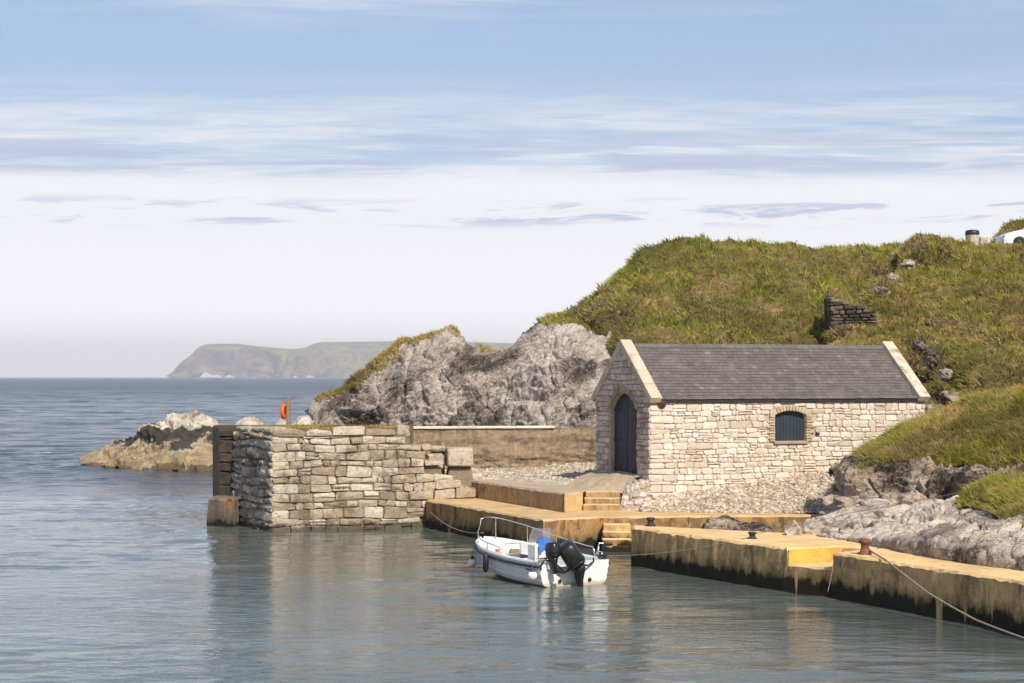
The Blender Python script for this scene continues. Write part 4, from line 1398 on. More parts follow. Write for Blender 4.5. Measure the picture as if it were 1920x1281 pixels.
foot_ = slab('concrete_footing', [(f0[0], 65.7), (f1[0], 65.0), (f1[0] + 0.25, 66.4), (f0[0] + 0.1, 66.8)], -0.5, 0.96, 'foot_concrete', 'foot_concrete', edge=0.07, jit=0.02)
me = foot_.data
for v in me.vertices:                      # battered sides
    f = (v.co.z - 0.2) * 0.10
    v.co.x += max(0, f) * 1.2 if v.co.x < (f0[0] + f1[0]) / 2 else 0
tag(foot_, 'squat brown concrete footing in the water at the pier end', 'footing')

# loose blocks on the broken landward end
for (u0, u1, v0, v1, Y, lab) in [(836, 888, 841, 877, 66.0, 'large cut stone block perched on the broken pier end'),
                                 (848, 905, 888, 912, 66.6, 'long flat stone block low down beside the landing'),
                                 (806, 836, 838, 850, 66.4, 'thin flat stone beside the perched block'),
                                 (800, 832, 852, 880, 65.9, 'rough stone under the thin flat one on the pier end'),
                                 (806, 850, 915, 935, 65.2, 'pale squared stone just above the lower landing'),
                                 (852, 880, 912, 932, 65.6, 'small stone against the raised landing wall')]:
    a, b = W(u0, v1, Y), W(u1, v0, Y)
    w, h = b[0] - a[0], b[2] - a[2]
    V, Fc = stone_geo([(0, 0), (w, 0), (w, h), (0, h)], ((0, 0, 0), (1, 0.1, 0), (0, 0, 1), (0.1, -1, 0)), rng, gap=0.0, bev=0.07, out=0.1, back=0.75, rnd=0.3, rough=0.02, bulge=0.03)
    ob = mk('stone_block', V, Fc, 'pier_stone', tint=rng.uniform(0.6, 0.95))
    ob.location = a
    tag(ob, lab, 'stone')
    if v1 < 905:      # rubble carrying it
        V, Fc = stone_geo([(-0.1, 0), (w * 1.05, 0), (w * 0.95, a[2] - 0.9), (0.05, a[2] - 0.9)], ((0, 0.1, 0), (1, 0.1, 0), (0, 0, 1), (0.1, -1, 0)), rng, gap=0.0, bev=0.06, out=0.05, back=0.7, rough=0.05)
        ob2 = mk('rubble', V, Fc, 'pier_core', ob, tint=0.5)
        ob2.location = (0, 0, 0.9 - a[2])


# ------------------------------------------------------------------ concrete harbour wall
wall = empty('harbour_wall', (-3.6, 71.0, 1.2))
tag(wall, 'weathered brown concrete wall between the pier and the boathouse', 'wall')
wA, wB = W(768, 880, 70.6), W(1150, 880, 72.0)
nS_, nT_ = 260, 60
V = []
for j in range(nT_):
    for i in range(nS_):
        t = i / (nS_ - 1)
        V.append((wA[0] + (wB[0] - wA[0]) * t, wA[1] + (wB[1] - wA[1]) * t, 0.9 + 2.22 * j / (nT_ - 1)))
V = np.array(V)
h = fbm(V * np.array([0.6, 0.6, 4.0]), 4, 0.6, 3) * 0.05 + fbm(V * 3.0, 4, 0.55, 5) * 0.03
band = np.sin(V[:, 2] * 12.0 + fbm(V * 0.5, 2, 0.5, 8) * 2) * 0.018
rough = np.clip((2.35 - V[:, 2]) / 1.0, 0, 1)
pit = np.exp(-12 * (lambda f: f[1] - f[0])(worley(V * np.array([2.2, 1.0, 4.0]), 6)))
V[:, 1] -= h * (0.6 + 1.8 * rough) + band - 0.05 * pit * (0.25 + rough)
idx = np.arange(nS_ * nT_).reshape(nT_, nS_)
q = np.stack([idx[:-1, :-1], idx[:-1, 1:], idx[1:, 1:], idx[1:, :-1]], -1).reshape(-1, 4)
face = mk('face', V - np.array([-3.6, 71.0, 1.2]), q, 'weathered', wall, True)
d_ = np.array([wB[0] - wA[0], wB[1] - wA[1]])
L_ = np.linalg.norm(d_)
d_ = d_ / L_
n_ = np.array([d_[1], -d_[0]])


def seg(t0, t1, f, b):
    p = [np.array(wA[:2]) + d_ * t0 + n_ * f, np.array(wA[:2]) + d_ * t1 + n_ * f, np.array(wA[:2]) + d_ * t1 - n_ * b, np.array(wA[:2]) + d_ * t0 - n_ * b]
    return [(x + 3.6, y - 71.0) for x, y in p]


slab('body', seg(0.0, L_, -0.10, 0.6), -0.6, 1.92, 'weathered', 'weathered', wall)
for (t0, t1) in [(0.0, 1.82), (1.84, 3.9), (3.92, 5.35)]:
    slab('capping', seg(t0, t1, 0.05, 0.55), 1.925, 2.0, 'cap_concrete', 'cap_concrete', wall, edge=0.02, jit=0.008, seed=int(t0 * 10))

# ------------------------------------------------------------------ quays and landings
ZQ = 1.03
quay = empty('quay', (3.15, 51.3, 0))
tag(quay, 'stained concrete quay with golden top along the right of the harbour', 'quay')


def rel(pts, o):
    return [(p[0] - o.location.x, p[1] - o.location.y) for p in pts]


qa, qb = WZ(1184, 990, ZQ), WZ(1477, 1029, ZQ)
qc = WZ(1500, 1004, ZQ)
qd = WZ(1186, 985.5, ZQ)
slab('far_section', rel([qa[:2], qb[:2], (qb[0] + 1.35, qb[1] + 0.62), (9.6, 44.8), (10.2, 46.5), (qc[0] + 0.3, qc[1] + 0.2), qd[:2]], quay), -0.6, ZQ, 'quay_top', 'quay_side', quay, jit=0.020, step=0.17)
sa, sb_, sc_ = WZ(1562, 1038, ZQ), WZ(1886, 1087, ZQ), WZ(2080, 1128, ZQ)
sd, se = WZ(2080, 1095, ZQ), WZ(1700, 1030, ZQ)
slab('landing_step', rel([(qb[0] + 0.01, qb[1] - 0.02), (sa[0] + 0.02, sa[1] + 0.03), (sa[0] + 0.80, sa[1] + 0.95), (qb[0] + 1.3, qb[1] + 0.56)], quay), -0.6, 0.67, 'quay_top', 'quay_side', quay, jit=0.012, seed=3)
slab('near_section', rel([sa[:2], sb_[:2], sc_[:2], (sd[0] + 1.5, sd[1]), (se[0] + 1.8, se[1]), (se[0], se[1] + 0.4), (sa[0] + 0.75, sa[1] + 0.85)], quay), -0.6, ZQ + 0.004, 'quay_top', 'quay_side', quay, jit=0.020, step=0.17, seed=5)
# end wall above the landing step, its sunlight painted as a brighter yellow skin
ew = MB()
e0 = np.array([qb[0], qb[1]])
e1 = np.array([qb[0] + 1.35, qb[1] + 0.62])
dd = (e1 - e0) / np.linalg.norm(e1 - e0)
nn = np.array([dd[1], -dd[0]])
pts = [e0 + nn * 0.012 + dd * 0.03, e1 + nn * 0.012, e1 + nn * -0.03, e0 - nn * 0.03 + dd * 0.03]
slab('end_wall', rel([tuple(p) for p in pts], quay), 0.65, ZQ - 0.03, 'sunlit_side', 'sunlit_side', quay, edge=0.008, jit=0.004)

landing = empty('landing', (-2.84, 64.9, 0))
tag(landing, 'lower concrete landing running from the pier past the boathouse', 'landing')
la = (-2.86, 64.75)
lb = WZ(1018, 976, 0.92)
lc = WZ(1128, 970, 0.92)
ld = WZ(1540, 967, 0.92)
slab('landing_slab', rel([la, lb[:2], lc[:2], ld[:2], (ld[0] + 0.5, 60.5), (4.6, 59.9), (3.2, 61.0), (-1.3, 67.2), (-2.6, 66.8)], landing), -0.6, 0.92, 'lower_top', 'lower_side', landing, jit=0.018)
upper = empty('upper_landing', (1.6, 58.9, 0))
tag(upper, 'raised concrete platform above the landing, left of the boathouse steps', 'platform')
ua, ub, uc = WZ(880, 933, 0.92), WZ(1060, 962, 0.92), WZ(1092, 958, 0.92)
slab('platform_slab', rel([ua[:2], ub[:2], uc[:2], (2.2, 60.45), (3.5, 60.7), (3.0, 63.0), (0.5, 67.5), (-1.3, 67.8)], upper), 0.5, 1.49, 'apron', 'platform_side', upper, jit=0.018, seed=4)
ex0, ex1 = np.array(ub[:2]), np.array(uc[:2])
dd = (ex1 - ex0) / np.linalg.norm(ex1 - ex0)
nn = np.array([dd[1], -dd[0]])
slab('end_face', rel([tuple(ex0 + nn * 0.014), tuple(ex1 + nn * 0.014), tuple(ex1 - nn * 0.03), tuple(ex0 - nn * 0.03)], upper), 0.922, 1.45, 'lower_top', 'lower_top', upper, edge=0.01, jit=0.005)  # end turned to the sun: its brightness painted with the paler concrete
# flight up to the platform
fl = empty('steps', (2.7, 59.6, 0.92))
tag(fl, 'short flight of concrete steps from the landing up towards the boathouse door', 'steps')
for i in range(3):
    slab('step', [(-0.52 + 0.05 * i, 0.0 + 0.27 * i), (0.58 + 0.02 * i, 0.0 + 0.27 * i), (0.75, 1.2), (-0.52, 1.2)], -0.02, 0.185 * (i + 1), 'lower_top', 'platform_side', fl, edge=0.02, jit=0.008, seed=10 + i)
# flight down to the water
fl = empty('steps', (2.7, 56.9, 0.0))
tag(fl, 'wet golden steps going down from the landing into the water', 'steps')
x0, x1 = (1131 - 960) * 56.9 / F - 2.7, (1181 - 960) * 56.9 / F - 2.7
for i in range(5):
    y0 = -0.30 * (i + 1)
    slab('step', [(x0 - 0.03 * i, y0), (x1, y0), (x1, 0.12), (x0 - 0.03 * i, 0.12)], -0.7, 0.92 - 0.19 * (i + 1), 'quay_top' if i < 3 else 'lower_side', 'quay_side' if i < 2 else 'lower_side', fl, edge=0.02, jit=0.008, seed=20 + i)

# yard of gravel between platform, harbour wall and boathouse
yr = [[(-4.4, 66.0, 1.42), (-1.2, 66.6, 1.42), (0.6, 64.5, 1.42), (1.8, 62.3, 1.40), (3.0, 60.75, 1.40)],
      [(-4.4, 68.5, 1.52), (-1.2, 68.6, 1.53), (0.8, 66.8, 1.55), (2.2, 64.4, 1.66), (3.2, 62.2, 1.72)],
      [(-4.4, 71.5, 1.62), (-1.2, 71.5, 1.62), (1.0, 71.4, 1.66), (2.7, 70.5, 1.80), (4.4, 66.0, 1.95)],
      [(-4.4, 74.5, 1.62), (-1.2, 74.5, 1.62), (1.0, 74.5, 1.66), (2.7, 74.5, 1.80), (6.0, 74.0, 1.95)]]
o, G_y, N_y = patch('ground', yr, 120, 90, 'gravel', lambda P: fbm(P * 1.4, 4, 0.55, 5) * 0.05 + 0.02, uvY=False)
tag(o, kind='structure')
# concrete apron up to the door
ar = [[(1.55, 62.3, 1.40), (2.1, 61.2, 1.40), (2.85, 60.45, 1.40), (3.4, 60.20, 1.40)],
      [(2.1, 63.0, 1.74), (2.7, 61.9, 1.76), (3.25, 61.1, 1.78), (3.75, 60.55, 1.78)],
      [(2.75, 63.4, 1.92), (3.15, 62.4, 1.93), (3.65, 61.2, 1.93), (3.98, 60.45, 1.90)],
      [(3.2, 63.6, 1.93), (3.6, 62.6, 1.94), (4.05, 61.4, 1.94), (4.35, 60.6, 1.92)]]
o, _, _ = patch('ramp', ar, 60, 50, 'apron', lambda P: fbm(P * 1.6, 4, 0.5, 15) * 0.035 + 0.02, uvY=False)
tag(o, kind='structure')
# cobbled bank at the foot of the side wall
cb = [[(3.9, 59.0, 0.90), (5.0, 58.9, 0.91), (6.8, 58.6, 0.92), (8.6, 58.2, 0.94), (10.6, 57.6, 0.98)],
      [(4.0, 59.55, 1.10), (5.3, 59.8, 1.16), (7.2, 60.0, 1.26), (9.2, 60.0, 1.40), (11.4, 59.8, 1.55)],
      [(4.15, 59.93, 1.27), (5.55, 60.45, 1.42), (7.6, 61.25, 1.66), (10.0, 62.2, 1.96), (13.6, 63.6, 2.45)],
      [(4.2, 60.1, 1.30), (5.6, 60.65, 1.44), (7.6, 61.5, 1.68), (10.0, 62.5, 1.98), (13.6, 64.0, 2.5)]]
o, G_c, N_c = patch('cobbled_bank', cb, 160, 60, 'gravel', lambda P: fbm(P * 1.1, 3, 0.5, 25) * 0.05, uvY=False)
tag(o, kind='structure')


def pebbles(name, specs, mat='pebble', parent=None):
    V, T, Fc = [], [], []
    ph = [(0, 0, 1), (0.89, 0, 0.45), (0.28, 0.85, 0.45), (-0.72, 0.53, 0.45), (-0.72, -0.53, 0.45), (0.28, -0.85, 0.45),
          (0.72, 0.53, -0.45), (-0.28, 0.85, -0.45), (-0.89, 0, -0.45), (-0.28, -0.85, -0.45), (0.72, -0.53, -0.45), (0, 0, -1)]
    fi = [(0, 1, 2), (0, 2, 3), (0, 3, 4), (0, 4, 5), (0, 5, 1), (1, 6, 2), (2, 7, 3), (3, 8, 4), (4, 9, 5), (5, 10, 1),
          (6, 7, 2), (7, 8, 3), (8, 9, 4), (9, 10, 5), (10, 6, 1), (11, 7, 6), (11, 8, 7), (11, 9, 8), (11, 10, 9), (11, 6, 10)]
    ph, fi = np.array(ph), np.array(fi)
    off = 0
    for G, n, r0, r1, seed in specs:
        rs = np.random.RandomState(seed)
        nT, nS = G.shape[:2]
        i = rs.randint(0, nT - 1, n)
        j = rs.randint(0, nS - 1, n)
        P = G[i, j] + (G[i + 1, j] - G[i, j]) * rs.rand(n, 1) + (G[i, j + 1] - G[i, j]) * rs.rand(n, 1)
        r = r0 + (r1 - r0) * rs.rand(n, 1) ** 2.2
        sx = r * (0.8 + 0.6 * rs.rand(n, 1))
        sz = r * (0.45 + 0.35 * rs.rand(n, 1))
        a = rs.rand(n) * 6.28
        vv = ph[None] * np.stack([sx, r, sz], 2) * (0.85 + 0.3 * rs.rand(n, 12, 1))
        x = vv[:, :, 0] * np.cos(a)[:, None] - vv[:, :, 1] * np.sin(a)[:, None]
        y = vv[:, :, 0] * np.sin(a)[:, None] + vv[:, :, 1] * np.cos(a)[:, None]
        vv = np.stack([x, y, vv[:, :, 2]], 2) + P[:, None] + np.array([0, 0, 0.01])
        V.append(vv.reshape(-1, 3))
        T.append(np.repeat(rs.rand(n), 12))
        Fc.append((off + np.arange(n)[:, None, None] * 12 + fi[None]).reshape(-1, 3))
        off += n * 12
    return tag(mk(name, np.vstack(V), np.vstack(Fc), mat, parent, True, tint=np.concatenate(T)), kind='stuff')


pebbles('cobbles', [(G_c, 4200, 0.035, 0.10, 1)])
pebbles('pebbles', [(G_y[12:75], 5000, 0.02, 0.08, 2)])


# ------------------------------------------------------------------ boathouse
BZ = 1.2
TH = R(22)
house = empty('boathouse', (4.23, 60.0, BZ), TH)
tag(house, 'whitewashed stone boathouse with slate roof and dark arched double door', 'boathouse')
BL, BW = 10.0, 4.0
EZ, RZ = 4.33 - BZ, 5.98 - BZ          # eaves and ridge above the base
rng = random.Random(17)
DT0, DT1, DZ0, DSP, DAP = 0.95, 2.92, 1.93 - BZ, 3.96 - BZ, 4.50 - BZ     # door opening on the gable (t, z)
WS0, WS1, WZ0, WSP, WAP = 4.40, 5.52, 2.97 - BZ, 3.79 - BZ, 3.92 - BZ     # window opening on the side wall


def arch_z(t, a, b, sp, ap):
    """height of a segmental arch over a..b"""
    h = (b - a) / 2
    rise = ap - sp
    r = (h * h + rise * rise) / (2 * rise)
    d = t - (a + b) / 2
    return ap - r + math.sqrt(max(0, r * r - d * d))


def gable_z(t):
    return EZ + (RZ - EZ) * (1 - abs(t - BW / 2) / (BW / 2))


wm = MB()
IN = 0.03        # mortar sheet sits behind the stone faces
zb = -0.5
# side wall sheet with window opening
cols = [0, WS0] + [WS0 + (WS1 - WS0) * i / 8 for i in range(1, 8)] + [WS1, BL]
for a, b in zip(cols, cols[1:]):
    if b <= WS0 + 1e-6 or a >= WS1 - 1e-6:
        wm.add([(a, IN, zb), (b, IN, zb), (b, IN, EZ), (a, IN, EZ)], [(0, 1, 2, 3)])
    else:
        za, zc = arch_z(a, WS0, WS1, WSP, WAP), arch_z(b, WS0, WS1, WSP, WAP)
        wm.add([(a, IN, zb), (b, IN, zb), (b, IN, WZ0), (a, IN, WZ0)], [(0, 1, 2, 3)])
        wm.add([(a, IN, za), (b, IN, zc), (b, IN, EZ), (a, IN, EZ)], [(0, 1, 2, 3)])
        wm.add([(a, IN, za), (b, IN, zc), (b, 0.3, zc), (a, 0.3, za)], [(0, 3, 2, 1)])
for xx, fl_ in ((WS0, 1), (WS1, -1)):
    wm.add([(xx, IN, WZ0), (xx, 0.3, WZ0), (xx, 0.3, WSP), (xx, IN, WSP)], [(0, 1, 2, 3) if fl_ > 0 else (3, 2, 1, 0)])
wm.add([(WS0, IN, WZ0), (WS1, IN, WZ0), (WS1, 0.3, WZ0), (WS0, 0.3, WZ0)], [(0, 1, 2, 3)])
# gable sheet with door opening
cols = [0, 0.5, DT0] + [DT0 + (DT1 - DT0) * i / 12 for i in range(1, 12)] + [DT1, 3.5, BW]
for a, b in zip(cols, cols[1:]):
    za, zc = gable_z(a), gable_z(b)
    tops = [(a, za), (b, zc)] if not (a < 2 < b) else [(a, za), (2.0, RZ), (b, zc)]
    if b <= DT0 + 1e-6 or a >= DT1 - 1e-6:
        lo_a = lo_b = zb
    else:
        lo_a, lo_b = arch_z(a, DT0, DT1, DSP, DAP), arch_z(b, DT0, DT1, DSP, DAP)
        wm.add([(IN, a, lo_a), (IN, b, lo_b), (0.32, b, lo_b), (0.32, a, lo_a)], [(0, 1, 2, 3)])
        wm.add([(IN, a, zb), (IN, b, zb), (IN, b, DZ0), (IN, a, DZ0)], [(3, 2, 1, 0)])
    v = [(IN, a, lo_a), (IN, b, lo_b)] + [(IN, t, z) for t, z in reversed(tops)]
    wm.add(v, [tuple(reversed(range(len(v))))])
for t in (DT0, DT1):
    wm.add([(IN, t, DZ0), (0.32, t, DZ0), (0.32, t, DSP), (IN, t, DSP)], [(0, 1, 2, 3)])
# inner body, far gable, back wall
prof = [(0.33, zb), (BW - 0.02, zb), (BW - 0.02, EZ - 0.02), (BW / 2, RZ - 0.06), (0.33, EZ + 0.1)]
v = [(0.33, y, z) for y, z in prof] + [(BL - 0.02, y, z) for y, z in prof]
n5 = len(prof)
wm.add(v, [tuple(range(n5)), tuple(reversed(range(n5, 2 * n5)))] + [(i, n5 + i, n5 + (i + 1) % n5, (i + 1) % n5) for i in range(n5)])
wm.add([(BL - 0.01, 0.02, zb), (BL - 0.01, BW, zb), (BL - 0.01, BW, EZ), (BL - 0.01, BW / 2, RZ), (BL - 0.01, 0.02, EZ)], [(0, 1, 2, 3, 4)])
hw = wm.build('wall', 'mortar', house)

# stones of the side wall
FS = ((0, 0, 0), (1, 0, 0), (0, 0, 1), (0, -1, 0))
SUR = 0.20


def side_base(s):
    return 1.24 - BZ + 0.118 * s - 0.1


sd_polys = []
for p in courses(0, BL, -0.12, EZ - 0.02, (0.12, 0.21), (0.16, 0.44), rng, 0.026, 0.25, quoin=(0.46, 0.80)):
    c = sum(q[0] for q in p) / len(p)
    zc = sum(q[1] for q in p) / len(p)
    if max(q[1] for q in p) < side_base(c):
        continue
    if c > 9.4:
        pass
    a0, a1 = WS0 - SUR, WS1 + SUR
    inside = a0 < c < a1 and WZ0 - 0.10 < zc < WAP + 0.19
    top_arch = arch_z(min(max(c, WS0), WS1), WS0, WS1, WSP, WAP) + 0.20
    if a0 < c < a1 and WZ0 - 0.10 < zc < top_arch:
        continue
    lo, hi = min(q[1] for q in p), max(q[1] for q in p)
    if hi > WZ0 - 0.08 and lo < top_arch - 0.06:
        if c <= a0 and max(q[0] for q in p) > a0:
            p = clip(p, 1, 0, a0)
        elif c >= a1 and min(q[0] for q in p) < a1:
            p = clip(p, -1, 0, -a1)
    if a0 < c < a1 and lo < WZ0 - 0.10 < hi:
        p = clip(p, 0, 1, WZ0 - 0.10)
    if a0 < c < a1 and hi > top_arch > lo:
        p = clip(p, 0, -1, -top_arch)
    sd_polys.append(p)
n_side = lay(sd_polys, FS, hw, 'wall_stone', rng, 225, gap=0.004, bev=0.014, out=0.008, back=0.10, rnd=0.36, rough=0.017, bulge=0.014)

# stones of the gable
FG = ((0, 0, 0), (0, 1, 0), (0, 0, 1), (-1, 0, 0))
gp = []
slope = (RZ - EZ) / (BW / 2)
BAND = 0.20
for p in courses(0, BW, -0.12, RZ, (0.14, 0.22), (0.2, 0.42), rng, 0.016, 0.12, quoin=(0.5, 0.34)):
    c = sum(q[0] for q in p) / len(p)
    zc = sum(q[1] for q in p) / len(p)
    p = clip(p, slope, 1, RZ + slope * BW / 2 - 0.02)       # right slope (t > 2)
    if len(p) >= 3:
        p = clip(p, -slope, 1, RZ - slope * BW / 2 - 0.02)
    if len(p) < 3:
        continue
    d0, d1 = DT0 - 0.03, DT1 + 0.03
    if zc < DSP + 0.05:
        if d0 < c < d1 and zc > DZ0 - 0.05:
            continue
        if zc > DZ0 - 0.15:
            if c <= d0:
                p = clip(p, 1, 0, d0)
            elif c >= d1:
                p = clip(p, -1, 0, -d1)
    else:
        e0, e1 = DT0 - BAND * 0.7, DT1 + BAND * 0.7
        if e0 < c < e1 and zc < arch_z(min(max(c, DT0), DT1), DT0, DT1, DSP, DAP) + BAND * 0.9:
            continue
    gp.append(p)
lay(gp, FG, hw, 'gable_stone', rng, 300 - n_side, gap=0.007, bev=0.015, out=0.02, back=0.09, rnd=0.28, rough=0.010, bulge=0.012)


def voussoirs(a, b, sp, ap, thick, n, frame, mat, name, out, ext=0.0):
    h = (b - a) / 2
    rise = ap - sp
    r = (h * h + rise * rise) / (2 * rise)
    cx, cz = (a + b) / 2, ap - r
    w0 = math.asin(min(1, h / r)) * (1 + ext)
    for i in range(n):
        w1, w2 = -w0 + 2 * w0 * i / n, -w0 + 2 * w0 * (i + 1) / n
        P = [(cx + r * math.sin(w1), cz + r * math.cos(w1)), (cx + r * math.sin(w2), cz + r * math.cos(w2)),
             (cx + (r + thick) * math.sin(w2), cz + (r + thick) * math.cos(w2)), (cx + (r + thick) * math.sin(w1), cz + (r + thick) * math.cos(w1))]
        V, Fc = stone_geo(P, frame, rng, gap=0.005, bev=0.012, out=out, back=0.22, rnd=0.15, rough=0.004, bulge=0.006)
        mk(name, V, Fc, mat, hw, tint=rng.random())


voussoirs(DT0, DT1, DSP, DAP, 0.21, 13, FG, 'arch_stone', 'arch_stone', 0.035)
voussoirs(WS0, WS1, WSP, WAP, 0.17, 11, FS, 'sand_stone', 'arch_stone', 0.03)
# sandstone and brick dressings beside the window
for side in (0, 1):
    z = WZ0 - 0.02
    k = 0
    while z < WSP + 0.14:
        h = 0.085 if z < WSP - 0.1 else 0.24
        w = (0.20, 0.30)[k % 2] if h < 0.2 else 0.2
        P = [(WS0 - w, z), (WS0, z), (WS0, z + h), (WS0 - w, z + h)] if side == 0 else [(WS1, z), (WS1 + w, z), (WS1 + w, z + h), (WS1, z + h)]
        V, Fc = stone_geo(P, FS, rng, gap=0.006, bev=0.01, out=0.026, back=0.12, rnd=0.12, rough=0.004, bulge=0.005)
        mk('brick', V, Fc, 'sand_stone', hw, tint=rng.random())
        z += h
        k += 1
V, Fc = stone_geo([(WS0 - 0.06, WZ0 - 0.10), (WS1 + 0.06, WZ0 - 0.10), (WS1 + 0.06, WZ0 - 0.004), (WS0 - 0.06, WZ0 - 0.004)], FS, rng, gap=0, bev=0.012, out=0.07, back=0.28, rnd=0.08, rough=0.003)
mk('window_sill', V, Fc, 'arch_stone', house, tint=0.7)

# shutter of upright boards
sh = MB()
sh.box((WS0 + 0.01, 0.17, WZ0), (WS1 - 0.01, 0.20, WSP - 0.02))
shut = sh.build('window_shutter', 'shutter_teal', house)
nb_ = 9
for i in range(nb_):
    a = WS0 + 0.015 + (WS1 - WS0 - 0.03) * i / nb_ + 0.004
    b = WS0 + 0.015 + (WS1 - WS0 - 0.03) * (i + 1) / nb_ - 0.004
    za, zc = arch_z(a, WS0, WS1, WSP, WAP) - 0.006, arch_z(b, WS0, WS1, WSP, WAP) - 0.006
    m_ = MB()
    m_.add([(a, 0.145, WZ0 + 0.008), (b, 0.145, WZ0 + 0.008), (b, 0.145, zc), (a, 0.145, za), (a, 0.168, WZ0 + 0.008), (b, 0.168, WZ0 + 0.008), (b, 0.168, zc), (a, 0.168, za)],
           [(0, 1, 2, 3), (1, 5, 6, 2), (5, 4, 7, 6), (4, 0, 3, 7), (3, 2, 6, 7), (1, 0, 4, 5)])
    m_.build('board', 'shutter_teal', shut)

# double door
dm = (DT0 + DT1) / 2
for side in (0, 1):
    t0, t1 = (DT0 + 0.02, dm - 0.018) if side == 0 else (dm + 0.018, DT1 - 0.02)
    lf = MB()
    lf.box((0.20, t0 + 0.02, DZ0 + 0.03), (0.23, t1 - 0.02, DSP - 0.06))
    leaf = lf.build('door_leaf', 'door_navy', house)
    for i in range(5):
        a = t0 + (t1 - t0) * i / 5 + 0.003
        b = t0 + (t1 - t0) * (i + 1) / 5 - 0.003
        # the leaf is a little narrower than the arch: shouldered head
        za = min(DAP - 0.02, arch_z(a, DT0 - 0.02, DT1 + 0.02, DSP + 0.0, DAP)) - 0.012
        zc = min(DAP - 0.02, arch_z(b, DT0 - 0.02, DT1 + 0.02, DSP + 0.0, DAP)) - 0.012
        x0, x1 = 0.165, 0.198
        m_ = MB()
        m_.add([(x0, a, DZ0 + 0.02), (x0, b, DZ0 + 0.02), (x0, b, zc), (x0, a, za), (x1, a, DZ0 + 0.02), (x1, b, DZ0 + 0.02), (x1, b, zc), (x1, a, za)],
               [(3, 2, 1, 0), (2, 6, 5, 1), (6, 7, 4, 5), (7, 3, 0, 4), (7, 6, 2, 3), (0, 1, 5, 4)])
        m_.build('plank', 'door_navy', leaf)
    for zz in (DZ0 + 0.14, DZ0 + 1.05, DSP - 0.02):
        m_ = MB()
        a, b = (t0 - 0.05, t0 + 0.55) if side == 0 else (t1 - 0.55, t1 + 0.05)
        m_.box((0.148, a, zz - 0.035), (0.164, b, zz + 0.035), 0.006)
        m_.build('hinge', 'iron', leaf)
V, Fc = stone_geo([(DT0 - 0.08, DZ0 - 0.14), (DT1 + 0.08, DZ0 - 0.14), (DT1 + 0.08, DZ0), (DT0 - 0.08, DZ0)], FG, rng, gap=0, bev=0.02, out=0.10, back=0.3, rough=0.006)
mk('threshold', V, Fc, 'arch_stone', house, tint=0.6)

# roof
YE = -0.07                                   # eaves overhang
slope_v = np.array([0, BW / 2 - YE, RZ + 0.02 - (EZ - 0.02 + 0.0)])
SL = float(np.linalg.norm(slope_v))
su = slope_v / SL                            # up the slope, front side
sn = np.array([0, -su[2], su[1]])            # outward normal, front side
rm_ = MB()
e_f = np.array([0, YE, EZ - 0.02])
rdg = np.array([0, BW / 2, RZ + 0.02])
e_b = np.array([0, BW - YE, EZ - 0.02])
X0, X1 = 0.30, BL - 0.34
pts = []
for x in (X0, X1):
    for p in (e_f, rdg, e_b):
        pts.append((x, p[1], p[2]))
    for p in (e_b, rdg, e_f):
        pts.append((x, p[1], p[2] - 0.09))
rm_.add(pts, [(0, 6, 7, 1), (1, 7, 8, 2), (2, 8, 9, 3), (3, 9, 10, 4), (4, 10, 11, 5), (5, 11, 6, 0), (5, 4, 3, 2, 1, 0), (6, 7, 8, 9, 10, 11)])
roof = rm_.build('roof', 'iron', house)
ROWS, SW = 18, 0.205
rowh = (SL - 0.02) / ROWS
cnt = 0
infill = MB()
front = []
for r_ in range(ROWS):
    x = X0 - (SW / 2 if r_ % 2 else 0) + rng.uniform(-0.01, 0.01)
    while x < X1 - 0.02:
        w = SW * rng.uniform(0.9, 1.1)
        front.append((r_, max(x, X0), min(x + w - 0.006, X1)))
        x += w


def slate_geo(r_, a, b, back=False):
    d0 = r_ * rowh + rng.uniform(-0.008, 0.008) - (0.03 if r_ == 0 else 0)
    d1 = min(d0 + rowh * 1.75, SL)
    U = su * (1, -1 if back else 1, 1)
    Nn_ = sn * (1, -1 if back else 1, 1)
    O = e_b if back else e_f
    lo, hi = 0.026 + rng.uniform(0, 0.006), 0.006
    th = 0.011
    v = []
    for off in (0, -th):
        for (xx, d, n) in ((a, d0, lo), (b, d0 + rng.uniform(-0.004, 0.004), lo), (b, d1, hi), (a, d1, hi)):
            v.append(np.array([xx, 0, 0]) + O + U * d + Nn_ * (n + off))
    f = [(0, 1, 2, 3), (7, 6, 5, 4), (0, 4, 5, 1), (1, 5, 6, 2), (2, 6, 7, 3), (3, 7, 4, 0)]
    return v, [tuple(reversed(q)) for q in f] if back else f


